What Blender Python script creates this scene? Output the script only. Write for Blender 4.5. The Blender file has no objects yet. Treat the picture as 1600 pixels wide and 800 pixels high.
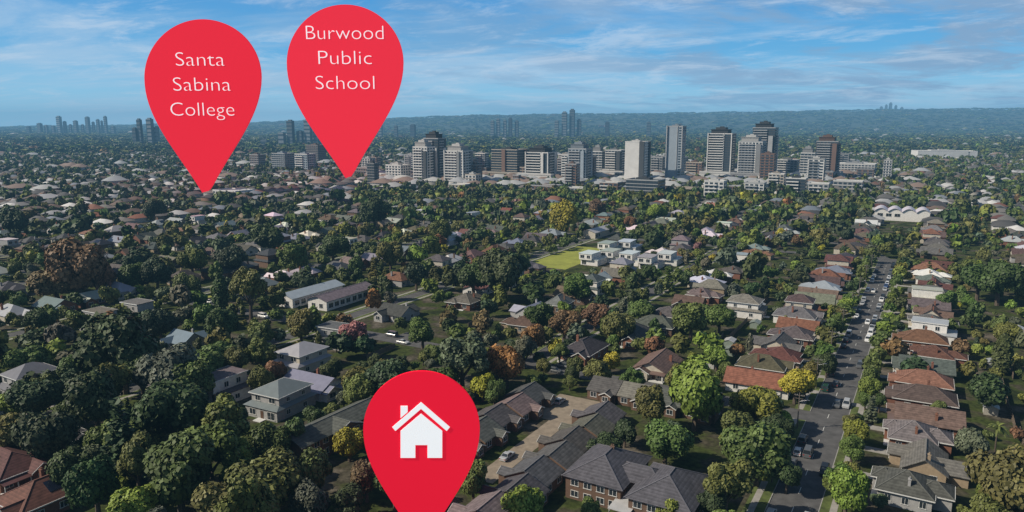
import bpy, bmesh, math, random
import numpy as np
rnd = random.Random(11)
S = bpy.context.scene
COL = S.collection
R = math.radians
# ------------------------------------------------------------------ camera maths
F = 1142.0; PITCH = R(10.32); CZ = 75.0
cp, sp = math.cos(PITCH), math.sin(PITCH)
def ray(px, py):
    v = (py-400)/F
    return (px-800)/F, cp-sp*v, -sp-cp*v
def G(px, py, z=0.0):
    x, y, dz = ray(px, py); t = (z-CZ)/dz
    return x*t, y*t
def onplane(px, py, Y):
    x, y, dz = ray(px, py); t = Y/y
    return x*t, CZ+dz*t
def proj(X, Y, Z=0.0):
    dz = Z-CZ; dep = Y*cp-dz*sp
    if dep < 1: return -9999, -9999, dep
    return 800+F*X/dep, 400-F*(Y*sp+dz*cp)/dep, dep
su, cu = math.sin(R(30)), math.cos(R(30))
def XY(u, v): return u*su+v*cu, u*cu-v*su
def UV(X, Y): return X*su+Y*cu, X*cu-Y*su
def infr(X, Y, m=110, mb=130):
    a, b, d = proj(X, Y, 4)
    return d > 20 and -m < a < 1600+m and b < 800+mb
cam = bpy.data.cameras.new('camera'); co = bpy.data.objects.new('camera', cam); COL.objects.link(co)
co.location = (0, 0, CZ); co.rotation_euler = (R(90)-PITCH, 0, 0)
cam.sensor_width = 36; cam.lens = F/1600*36; cam.clip_start = 1; cam.clip_end = 80000
S.camera = co
# ------------------------------------------------------------------ materials
def nodes(name):
    m = bpy.data.materials.new(name); m.use_nodes = True
    nt = m.node_tree; b = nt.nodes['Principled BSDF']
    return m, nt, b
def N(nt, t, **k):
    n = nt.nodes.new(t)
    for a, v in k.items(): setattr(n, a, v)
    return n
def simple(name, col, rough=.7, noise=0.0, nscale=1.0, usecol=False, spec=.3, metal=0, stripes=0, attr=False):
    m, nt, b = nodes(name)
    b.inputs['Roughness'].default_value = rough; b.inputs['Metallic'].default_value = metal
    b.inputs['Specular IOR Level'].default_value = spec
    L = nt.links
    if usecol:
        oi = N(nt, 'ShaderNodeObjectInfo'); src = oi.outputs['Color']
    elif attr:
        at = N(nt, 'ShaderNodeAttribute', attribute_name='col'); src = at.outputs['Color']
    else:
        rg = N(nt, 'ShaderNodeRGB'); rg.outputs[0].default_value = (*col, 1); src = rg.outputs[0]
    if noise:
        tc = N(nt, 'ShaderNodeTexCoord')
        nz = N(nt, 'ShaderNodeTexNoise'); nz.inputs['Scale'].default_value = nscale; nz.inputs['Detail'].default_value = 5
        nz.inputs['Roughness'].default_value = .65
        L.new(tc.outputs['Object'], nz.inputs['Vector'])
        mr = N(nt, 'ShaderNodeMapRange'); mr.inputs[1].default_value = .3; mr.inputs[2].default_value = .7
        mr.inputs[3].default_value = 1-noise; mr.inputs[4].default_value = 1+noise
        L.new(nz.outputs['Fac'], mr.inputs[0])
        fac = mr.outputs[0]
        if stripes:
            sx = N(nt, 'ShaderNodeSeparateXYZ'); L.new(tc.outputs['Object'], sx.inputs[0])
            mu = N(nt, 'ShaderNodeMath', operation='MULTIPLY'); L.new(sx.outputs[2], mu.inputs[0]); mu.inputs[1].default_value = stripes
            fr = N(nt, 'ShaderNodeMath', operation='FRACT'); L.new(mu.outputs[0], fr.inputs[0])
            m2 = N(nt, 'ShaderNodeMapRange'); L.new(fr.outputs[0], m2.inputs[0]); m2.inputs[3].default_value = .72; m2.inputs[4].default_value = 1.12
            mm = N(nt, 'ShaderNodeMath', operation='MULTIPLY'); L.new(fac, mm.inputs[0]); L.new(m2.outputs[0], mm.inputs[1]); fac = mm.outputs[0]
        vm = N(nt, 'ShaderNodeVectorMath', operation='SCALE'); L.new(src, vm.inputs[0]); L.new(fac, vm.inputs['Scale'])
        src = vm.outputs[0]
    L.new(src, b.inputs['Base Color'])
    return m
M = {}
M['tile'] = simple('roof_tile', (1,1,1), .75, .36, .9, True, .25, stripes=3.0)
M['metal'] = simple('roof_metal', (1,1,1), .42, .12, .5, True, .45)
M['ridge'] = simple('ridge_tile', (1,1,1), .7, .15, 2, True)
M['wall'] = simple('house_wall', (1,1,1), .85, .16, 1.2, True, .2)
M['trim'] = simple('white_trim', (.58,.58,.56), .6)
M['glass'] = simple('window_glass', (.025,.032,.04), .12, spec=.6)
M['darkwood'] = simple('door_paint', (.09,.05,.03), .6)
M['solar'] = simple('solar_cell', (.012,.015,.03), .15, spec=.6)
M['fence'] = simple('weathered_paling', (.16,.125,.095), .9, .3, 2)
M['asphalt'] = simple('asphalt', (.094,.092,.092), .9, .3, .35)
M['concrete'] = simple('pale_concrete', (.30,.285,.26), .9, .2, .5)
M['tanconc'] = simple('tan_concrete', (.25,.205,.155), .9, .25, .5)
M['kerb'] = simple('kerb_concrete', (.33,.32,.30), .9, .15, 1)
M['paint'] = simple('road_paint', (.65,.65,.62), .7)
M['grass'] = simple('verge_grass', (.085,.11,.03), .95, .5, .4)
M['lawn'] = simple('lawn_grass', (.25,.27,.05), .95, .25, .12)
M['carpaint'] = simple('car_paint', (1,1,1), .25, usecol=True, spec=.5)
M['tyre'] = simple('tyre_rubber', (.02,.02,.02), .85)
M['rim'] = simple('wheel_rim', (.4,.4,.42), .35, metal=.8)
M['lampw'] = simple('headlight_lens', (.7,.7,.7), .1)
M['lampr'] = simple('taillight_lens', (.3,.01,.01), .2)
M['pole'] = simple('weathered_pole', (.13,.11,.095), .9, .2, 3)
M['bark'] = simple('tree_bark', (.10,.078,.06), .95, .3, 3)
M['facade'] = simple('tower_facade', (1,1,1), .7, .10, .12, True)
M['tglass'] = simple('tower_glass', (.035,.05,.066), .15, spec=.6)
M['farbld'] = simple('distant_building', (1,1,1), .8, attr=True)
def selflit(name, col, e):  # pins are no lamps; emission added to lift their shaded fronts
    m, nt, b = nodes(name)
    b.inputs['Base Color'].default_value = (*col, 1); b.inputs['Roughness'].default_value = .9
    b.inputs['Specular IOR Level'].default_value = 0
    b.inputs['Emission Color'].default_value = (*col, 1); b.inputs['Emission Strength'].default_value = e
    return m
M['red'] = selflit('marker_red_glow', (.83,.010,.034), .58)
M['redfar'] = selflit('marker_red_far_glow', (.87,.004,.018), .62)  # redder, with more glow, to offset haze on the far pins
M['white'] = selflit('marker_white_glow', (.9,.9,.9), .6)
# foliage
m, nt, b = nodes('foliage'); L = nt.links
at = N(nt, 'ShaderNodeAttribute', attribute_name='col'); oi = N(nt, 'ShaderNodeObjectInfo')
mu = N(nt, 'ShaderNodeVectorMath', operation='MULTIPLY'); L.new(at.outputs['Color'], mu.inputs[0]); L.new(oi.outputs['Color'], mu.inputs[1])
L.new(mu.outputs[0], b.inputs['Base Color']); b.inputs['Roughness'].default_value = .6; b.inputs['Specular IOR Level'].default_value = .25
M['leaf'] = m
# ground
m, nt, b = nodes('garden_ground'); L = nt.links
b.inputs['Roughness'].default_value = .95; b.inputs['Specular IOR Level'].default_value = .1
tc = N(nt, 'ShaderNodeTexCoord')
n1 = N(nt, 'ShaderNodeTexNoise'); n1.inputs['Scale'].default_value = .09; n1.inputs['Detail'].default_value = 7
n2 = N(nt, 'ShaderNodeTexNoise'); n2.inputs['Scale'].default_value = .9; n2.inputs['Detail'].default_value = 5
L.new(tc.outputs['Object'], n1.inputs[0]); L.new(tc.outputs['Object'], n2.inputs[0])
cr = N(nt, 'ShaderNodeValToRGB'); e = cr.color_ramp.elements
e[0].position = .36; e[0].color = (.025,.034,.012,1); e[1].position = .68; e[1].color = (.14,.12,.095,1)
x = e.new(.47); x.color = (.055,.072,.018,1); x = e.new(.56); x.color = (.062,.056,.036,1)
L.new(n1.outputs[0], cr.inputs[0])
mr = N(nt, 'ShaderNodeMapRange'); mr.inputs[1].default_value = .3; mr.inputs[2].default_value = .7; mr.inputs[3].default_value = .5; mr.inputs[4].default_value = 1.3
L.new(n2.outputs[0], mr.inputs[0])
vm = N(nt, 'ShaderNodeVectorMath', operation='SCALE'); L.new(cr.outputs[0], vm.inputs[0]); L.new(mr.outputs[0], vm.inputs['Scale'])
L.new(vm.outputs[0], b.inputs['Base Color'])
M['ground'] = m
# ridge forest
m, nt, b = nodes('ridge_forest'); L = nt.links
b.inputs['Roughness'].default_value = .95
tc = N(nt, 'ShaderNodeTexCoord'); n1 = N(nt, 'ShaderNodeTexNoise'); n1.inputs['Scale'].default_value = .012; n1.inputs['Detail'].default_value = 8; n1.inputs['Roughness'].default_value = .75
L.new(tc.outputs['Object'], n1.inputs[0])
cr = N(nt, 'ShaderNodeValToRGB'); e = cr.color_ramp.elements
e[0].position = .35; e[0].color = (.022,.030,.016,1); e[1].position = .75; e[1].color = (.07,.072,.058,1); x = e.new(.6); x.color = (.038,.048,.024,1)
L.new(n1.outputs[0], cr.inputs[0]); L.new(cr.outputs[0], b.inputs['Base Color'])
M['ridgeforest'] = m
# ------------------------------------------------------------------ helpers
class MB:
    def __init__(s): s.v = []; s.f = []; s.m = []
    def poly(s, pts, m=0):
        n = len(s.v); s.v += [tuple(p) for p in pts]; s.f.append(list(range(n, n+len(pts)))); s.m.append(m); return s
    def hexa(s, p, m=0):
        n = len(s.v); s.v += [tuple(q) for q in p]
        for q in ((3,2,1,0),(4,5,6,7),(0,1,5,4),(1,2,6,5),(2,3,7,6),(3,0,4,7)):
            s.f.append([n+i for i in q]); s.m.append(m)
        return s
    def box(s, x0, x1, y0, y1, z0, z1, m=0):
        return s.hexa([(x0,y0,z0),(x1,y0,z0),(x1,y1,z0),(x0,y1,z0),(x0,y0,z1),(x1,y0,z1),(x1,y1,z1),(x0,y1,z1)], m)
    def slab(s, q, t, m=0):
        return s.hexa([(a[0],a[1],a[2]-t) for a in q]+[tuple(a) for a in q], m)
    def beam(s, a, b, w, h, m=0):
        dx, dy = b[0]-a[0], b[1]-a[1]; l = math.hypot(dx, dy) or 1
        nx, ny = -dy/l*w/2, dx/l*w/2
        return s.hexa([(a[0]+nx,a[1]+ny,a[2]-h),(a[0]-nx,a[1]-ny,a[2]-h),(b[0]-nx,b[1]-ny,b[2]-h),(b[0]+nx,b[1]+ny,b[2]-h),
                       (a[0]+nx,a[1]+ny,a[2]),(a[0]-nx,a[1]-ny,a[2]),(b[0]-nx,b[1]-ny,b[2]),(b[0]+nx,b[1]+ny,b[2])], m)
    def tube(s, a, b, r0, r1, n=7, m=0):
        import mathutils
        a = mathutils.Vector(a); b = mathutils.Vector(b); d = (b-a).normalized()
        t = d.orthogonal().normalized(); k = d.cross(t); i0 = len(s.v)
        for c, r in ((a, r0), (b, r1)):
            for i in range(n):
                g = 2*math.pi*i/n; s.v.append(tuple(c+t*r*math.cos(g)+k*r*math.sin(g)))
        for i in range(n):
            j = (i+1) % n; s.f.append([i0+i, i0+j, i0+n+j, i0+n+i]); s.m.append(m)
        s.f.append([i0+n+i for i in range(n)]); s.m.append(m)
        s.f.append([i0+i for i in reversed(range(n))]); s.m.append(m)
        return s
    def mesh(s, name, mats):
        me = bpy.data.meshes.new(name); me.from_pydata(s.v, [], s.f)
        for q in (mats if isinstance(mats, (list, tuple)) else [mats]): me.materials.append(q)
        if any(s.m): me.polygons.foreach_set('material_index', s.m)
        bm = bmesh.new(); bm.from_mesh(me); bmesh.ops.recalc_face_normals(bm, faces=bm.faces); bm.to_mesh(me); bm.free()
        me.update(); return me
def ob(name, me, parent=None, loc=None, rz=0, color=None, scale=None, mat=None):
    o = bpy.data.objects.new(name, me); COL.objects.link(o)
    if parent: o.parent = parent
    if loc: o.location = loc
    if rz: o.rotation_euler = (0, 0, rz)
    if color: o.color = (*color, 1)
    if scale: o.scale = scale
    if mat: o.material_slots[0].link = 'OBJECT'; o.material_slots[0].material = mat
    return o
def tag(o, label, cat, group=None, kind=None):
    w = label.split()
    if len(w) > 16: label = ' '.join(w[:16])
    o['label'] = label; o['category'] = cat
    if group: o['group'] = group
    if kind: o['kind'] = kind
    return o
def struct(name, me):
    o = ob(name, me); o['kind'] = 'structure'; return o
def nth(n):
    w = ['', 'first','second','third','fourth','fifth','sixth','seventh','eighth','ninth','tenth','eleventh','twelfth']
    if n < len(w): return w[n]
    s = 'th' if 10 <= n % 100 <= 20 else {1:'st',2:'nd',3:'rd'}.get(n % 10, 'th')
    return f'{n}{s}'
def np_mesh(name, V, Fq, Cc, mat):
    me = bpy.data.meshes.new(name)
    V = np.ascontiguousarray(V, np.float32); Fq = np.ascontiguousarray(Fq, np.int32)
    me.vertices.add(len(V)); me.vertices.foreach_set('co', V.ravel())
    me.loops.add(Fq.size); me.loops.foreach_set('vertex_index', Fq.ravel())
    me.polygons.add(len(Fq)); me.polygons.foreach_set('loop_start', np.arange(len(Fq), dtype=np.int32)*4)
    me.update(calc_edges=True); me.validate()
    at = me.attributes.new('col', 'FLOAT_COLOR', 'FACE')
    c4 = np.ones((len(Fq), 4), np.float32); c4[:, :3] = Cc if Cc.ndim == 2 else Cc[:, None]
    at.data.foreach_set('color', c4.ravel())
    me.materials.append(mat); return me
# ------------------------------------------------------------------ sky, sun, haze
SAZ, SEL = R(-100), R(38)
w = bpy.data.worlds.new('World'); S.world = w; w.use_nodes = True
nt = w.node_tree; L = nt.links; bg = nt.nodes['Background']; bg.inputs['Strength'].default_value = .1
sky = N(nt, 'ShaderNodeTexSky', sky_type='NISHITA'); sky.sun_disc = False
sky.sun_elevation = SEL; sky.sun_rotation = SAZ
tc = N(nt, 'ShaderNodeTexCoord'); sx = N(nt, 'ShaderNodeSeparateXYZ'); L.new(tc.outputs['Generated'], sx.inputs[0])
cr = N(nt, 'ShaderNodeValToRGB'); e = cr.color_ramp.elements
e[0].position = 0; e[0].color = (.46,.74,.90,1); e[1].position = .5; e[1].color = (.04,.20,.52,1)
for p, c in ((.04,(.31,.63,.87)), (.09,(.13,.44,.78)), (.17,(.055,.30,.69))):
    x = e.new(p); x.color = (*c, 1)
L.new(sx.outputs[2], cr.inputs[0])
def mth(op, a, b_=None, c=None):
    n = N(nt, 'ShaderNodeMath', operation=op)
    for i, q in enumerate((a, b_, c)):
        if q is None: continue
        if isinstance(q, (int, float)): n.inputs[i].default_value = q
        else: L.new(q, n.inputs[i])
    return n.outputs[0]
zz = mth('ADD', mth('MAXIMUM', sx.outputs[2], 0.0), .11)
qx = mth('DIVIDE', sx.outputs[0], zz); qy = mth('DIVIDE', sx.outputs[1], zz)
def cloud(ax, ay, sk, off, scale, lo, hi, dist, rough=.6):
    cb = N(nt, 'ShaderNodeCombineXYZ')
    L.new(mth('ADD', mth('MULTIPLY', qx, ax), mth('MULTIPLY', qy, sk)), cb.inputs[0]); L.new(mth('MULTIPLY', qy, ay), cb.inputs[1]); cb.inputs[2].default_value = off
    nz = N(nt, 'ShaderNodeTexNoise'); nz.inputs['Scale'].default_value = scale; nz.inputs['Detail'].default_value = 8
    nz.inputs['Roughness'].default_value = rough; nz.inputs['Distortion'].default_value = dist
    L.new(cb.outputs[0], nz.inputs['Vector'])
    mr = N(nt, 'ShaderNodeMapRange', interpolation_type='SMOOTHSTEP'); L.new(nz.outputs[0], mr.inputs[0])
    mr.inputs[1].default_value = lo; mr.inputs[2].default_value = hi
    return mr.outputs[0]
def mixc(f, a, b_):
    n = N(nt, 'ShaderNodeMix', data_type='RGBA')
    if isinstance(f, (int, float)): n.inputs[0].default_value = f
    else: L.new(f, n.inputs[0])
    for i, q in ((6, a), (7, b_)):
        if isinstance(q, tuple): n.inputs[i].default_value = (*q, 1)
        else: L.new(q, n.inputs[i])
    return n.outputs[2]
c1 = cloud(.7, .95, .25, 3.1, .8, .42, .66, .4, .62)
c2 = cloud(.9, 1.1, -.15, 8.7, 1.0, .42, .60, .4, .64)
c3 = cloud(1.2, 1.4, .4, 21.4, 1.5, .47, .68, .5, .68)
col = mixc(mth('MULTIPLY', c1, .64), cr.outputs[0], (.50,.65,.82))
rgt = mth('MULTIPLY_ADD', sx.outputs[0], 1.1, .55)
rgt.node.use_clamp = True
col = mixc(mth('MULTIPLY', mth('MULTIPLY', c2, .9), rgt), col, (.25,.39,.59))
col = mixc(mth('MULTIPLY', c3, .46), col, (.66,.75,.87))
vs = N(nt, 'ShaderNodeVectorMath', operation='SCALE'); L.new(col, vs.inputs[0]); vs.inputs['Scale'].default_value = 10.0
vs2 = N(nt, 'ShaderNodeVectorMath', operation='SCALE'); L.new(sky.outputs[0], vs2.inputs[0]); vs2.inputs['Scale'].default_value = .72
hi = N(nt, 'ShaderNodeMapRange', interpolation_type='SMOOTHSTEP'); L.new(sx.outputs[2], hi.inputs[0]); hi.inputs[1].default_value = .18; hi.inputs[2].default_value = .32
fin = mixc(hi.outputs[0], vs.outputs[0], vs2.outputs[0])
L.new(fin, bg.inputs['Color'])
sl = bpy.data.lights.new('sun', 'SUN'); sl.energy = 5.0; sl.angle = R(.5); sl.color = (1, .91, .76)
so = bpy.data.objects.new('sun', sl); COL.objects.link(so)
import mathutils
sd = mathutils.Vector((math.sin(SAZ)*math.cos(SEL), math.cos(SAZ)*math.cos(SEL), math.sin(SEL)))
so.rotation_euler = sd.to_track_quat('Z', 'Y').to_euler(); so.location = (0, 0, 300)
mh = bpy.data.materials.new('air_haze'); mh.use_nodes = True; nt = mh.node_tree; nt.nodes.clear()
out = N(nt, 'ShaderNodeOutputMaterial'); va = N(nt, 'ShaderNodeVolumeAbsorption'); em = N(nt, 'ShaderNodeEmission'); ad = N(nt, 'ShaderNodeAddShader')
SIG = 1/11000
va.inputs['Color'].default_value = (0,0,0,1); va.inputs['Density'].default_value = SIG
em.inputs['Color'].default_value = (.16,.37,.57,1); em.inputs['Strength'].default_value = SIG
nt.links.new(va.outputs[0], ad.inputs[0]); nt.links.new(em.outputs[0], ad.inputs[1]); nt.links.new(ad.outputs[0], out.inputs['Volume'])
struct('sky', MB().box(-16000,16000,-3000,16000,-8,300).mesh('sky', mh))  # box of hazy air; its emission stands in for scattered light
S.view_settings.view_transform = 'Standard'; S.view_settings.look = 'None'; S.view_settings.exposure = 0
# ------------------------------------------------------------------ ground, ridge
struct('ground', MB().poly([(-15500,-2500,0),(15500,-2500,0),(15500,15500,0),(-15500,15500,0)]).mesh('ground', M['ground']))
def ridge_profile(px):
    xs = [-2000,0,200,400,620,750,900,1100,1400,1600,2200]; ys = [199,197,194,190,184,179.5,178,176,171,169.5,172]
    return float(np.interp(px, xs, ys))
def terrain(X, Y):
    px = 800+F*X/(Y*cp); s = min(1, max(0, (Y-4600)/4400)); s = s*s*(3-2*s)
    h = max(0, CZ+(192-ridge_profile(px))*9000/F-14)
    return h*s+(4*math.sin(X*.004+Y*.002)+3*math.sin(X*.011-Y*.003)+2*math.sin(X*.027))*s
rb = MB(); n = 300; YS = [4600, 5200, 5800, 6400, 7000, 7700, 8300, 9000, 10600]
for j, Yr in enumerate(YS):
    for i in range(n):
        px = -900+i*(3400/(n-1)); Xr = (px-800)/F*(Yr*cp)
        rb.v.append((Xr, Yr, terrain(Xr, Yr)-1.5 if j < len(YS)-1 else -4))
for j in range(len(YS)-1):
    for i in range(n-1):
        a = j*n+i; rb.f.append([a, a+1, a+n+1, a+n]); rb.m.append(0)
struct('hills', rb.mesh('hills', M['ridgeforest']))
# ------------------------------------------------------------------ roads
VS = {k: -18.5+88*k for k in range(-10, 8)}
road = MB(); cross = MB(); kerb = MB(); verge = MB(); foot = MB(); drive = MB(); mark = MB(); tan = MB(); crt_mb = MB()
RECT = []     # (u0,u1,v0,v1) no house/trunk here
def uvbox(mb, u0, u1, v0, v1, z0, z1):
    q = [XY(u0,v0), XY(u0,v1), XY(u1,v1), XY(u1,v0)]
    mb.hexa([(a, b_, z0) for a, b_ in q]+[(a, b_, z1) for a, b_ in q])
def uvquad(mb, u0, u1, v0, v1, z):
    mb.poly([(*XY(u0,v0), z), (*XY(u0,v1), z), (*XY(u1,v1), z), (*XY(u1,v0), z)])
CR = [194, 450, 700]
HWM = 4.5; HWS = 3.0; HWC = 3.6
for k, v in VS.items():
    HW = HWM if k == 0 else HWS
    ua, ub = (60, 900)
    if k == -1: ua = 194-HWC
    if k == 0: ub = 455
    uvquad(road, ua, ub, v-HW, v+HW, .02); RECT.append((ua, ub, v-HW-.3, v+HW+.3))
    cuts = [c for c in CR if ua < c+1 < ub and not (c == 194 and k >= 0)]
    for s in (-1, 1):
        cc = list(cuts)
        if k == 0 and s == -1: cc = [194, 450]
        ed = [ua]+sum([[c-HWC, c+HWC] for c in cc], [])+[ub]
        for a, b_ in zip(ed[::2], ed[1::2]):
            if b_-a < 3: continue
            lo, hi_ = sorted((v+s*HW, v+s*(HW+.16))); uvbox(kerb, a, b_, lo, hi_, 0, .14)
            lo, hi_ = sorted((v+s*(HW+.16), v+s*(HW+4))); uvbox(verge, a, b_, lo, hi_, 0, .12)
            lo, hi_ = sorted((v+s*(HW+1.9), v+s*(HW+3.2))); uvbox(foot, a, b_, lo, hi_, .1, .136)
    for i in range(int((ub-ua)/9)):
        u = ua+i*9
        if k == 0 and all(abs(u-c) > 9 for c in cuts): uvquad(mark, u, u+3, v-.06, v+.06, .028)
for c in CR:
    v0, v1 = (-860, -18.5+HWM) if c == 194 else (-860, 420)
    uvquad(cross, c-HWC, c+HWC, v0, v1, .024); RECT.append((c-HWC-.3, c+HWC+.3, v0, v1))
# the bend at the far end of the long street
bp = [XY(446,-18.5), (214,440), (196,476), (150,512)]
for a, b_ in zip(bp, bp[1:]): road.beam((*a, .016), (*b_, .016), 8, .01)
tan_r = (122, 172, -80.2, -75.2)
uvquad(tan, *tan_r, .03); RECT.append(tan_r)
uvquad(tan, 158, 176, -86, -70, .034); RECT.append((158, 176, -86, -70))
# ------------------------------------------------------------------ house prototypes
def hip(mb, x0, x1, y0, y1, z, pt, ov, lines=None, fas=None):
    x0 -= ov; x1 += ov; y0 -= ov; y1 += ov; W, D = x1-x0, y1-y0; h = min(W, D)/2*pt
    c = [(x0,y0,z),(x1,y0,z),(x1,y1,z),(x0,y1,z)]
    if W <= D:
        r0 = ((x0+x1)/2, y0+W/2, z+h); r1 = ((x0+x1)/2, y1-W/2-.01, z+h)
        mb.poly([c[0],c[1],r0]); mb.poly([c[1],c[2],r1,r0]); mb.poly([c[2],c[3],r1]); mb.poly([c[3],c[0],r0,r1])
        ls = [(r0,r1),(c[0],r0),(c[1],r0),(c[2],r1),(c[3],r1)]
    else:
        r0 = (x0+D/2, (y0+y1)/2, z+h); r1 = (x1-D/2-.01, (y0+y1)/2, z+h)
        mb.poly([c[0],c[1],r1,r0]); mb.poly([c[1],c[2],r1]); mb.poly([c[2],c[3],r0,r1]); mb.poly([c[3],c[0],r0])
        ls = [(r0,r1),(c[0],r0),(c[3],r0),(c[1],r1),(c[2],r1)]
    mb.poly([(p[0],p[1],z-.02) for p in c])
    if lines is not None: lines += ls
    if fas is not None:
        for a, b_ in zip(c, c[1:]+c[:1]): fas.beam((a[0],a[1],z+.02), (b_[0],b_[1],z+.02), .13, .2)
    return h
def gable(mb, wall, x0, x1, y0, y1, z, pt, ov, axis, lines=None, fas=None, ends=(1, 1)):
    if axis == 'y':
        xm = (x0+x1)/2; h = (x1-x0)/2*pt; a, b_ = y0-ov*ends[0], y1+ov*ends[1]; e_ = z-ov*pt
        mb.slab([(x0-ov,a,e_),(xm,a,z+h),(xm,b_,z+h),(x0-ov,b_,e_)], .14); mb.slab([(xm,a,z+h),(x1+ov,a,e_),(x1+ov,b_,e_),(xm,b_,z+h)], .14)
        for q, f_ in ((y0, ends[0]), (y1, ends[1])):
            if f_: wall.poly([(x0,q,z),(x1,q,z),(xm,q,z+h-.15)])
        if lines is not None: lines.append(((xm,a,z+h),(xm,b_,z+h)))
        if fas is not None:
            for q, f_ in ((a-.04, ends[0]), (b_+.04, ends[1])):
                if f_: fas.beam((x0-ov,q,e_+.03),(xm,q,z+h+.03),.07,.24); fas.beam((x1+ov,q,e_+.03),(xm,q,z+h+.03),.07,.24)
    else:
        ym = (y0+y1)/2; h = (y1-y0)/2*pt; a, b_ = x0-ov*ends[0], x1+ov*ends[1]; e_ = z-ov*pt
        mb.slab([(a,y0-ov,e_),(b_,y0-ov,e_),(b_,ym,z+h),(a,ym,z+h)], .14); mb.slab([(a,ym,z+h),(b_,ym,z+h),(b_,y1+ov,e_),(a,y1+ov,e_)], .14)
        for q, f_ in ((x0, ends[0]), (x1, ends[1])):
            if f_: wall.poly([(q,y0,z),(q,y1,z),(q,ym,z+h-.15)])
        if lines is not None: lines.append(((a,ym,z+h),(b_,ym,z+h)))
        if fas is not None:
            for q, f_ in ((a-.04, ends[0]), (b_+.04, ends[1])):
                if f_: fas.beam((q,y0-ov,e_+.03),(q,ym,z+h+.03),.07,.24); fas.beam((q,y1+ov,e_+.03),(q,ym,z+h+.03),.07,.24)
    return h
WC = {}
def win_mesh(w_, h_):
    k = (w_, h_)
    if k not in WC:
        f_ = MB(); a = w_/2
        f_.box(-a,-a+.09,-.07,0,0,h_); f_.box(a-.09,a,-.07,0,0,h_); f_.box(-a+.09,a-.09,-.07,0,h_-.09,h_); f_.box(-a-.08,a+.08,-.14,0,-.09,0); f_.box(-.04,.04,-.065,0,.0,h_-.09)
        p = MB().box(-a+.09,a-.09,-.03,.01,.001,h_-.09)
        both = MB(); both.v = f_.v+p.v; n0 = len(f_.v); both.f = f_.f+[[i+n0 for i in q] for q in p.f]; both.m = [0]*len(f_.f)+[1]*len(p.f)
        WC[k] = (f_.mesh('window', M['trim']), p.mesh('pane', M['glass']), both.mesh('window', [M['trim'], M['glass']]))
    return WC[k]
door_me = MB().box(-.5,.5,-.06,0,0,2.1).mesh('door', M['darkwood'])
chim_me = MB().box(-.4,.4,-.3,.3,0,1.9).box(-.48,.48,-.38,.38,1.9,2.05).box(-.28,-.06,-.12,.12,2.05,2.4).box(.06,.28,-.12,.12,2.05,2.4).mesh('chimney', M['wall'])
PROTO = {}
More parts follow.
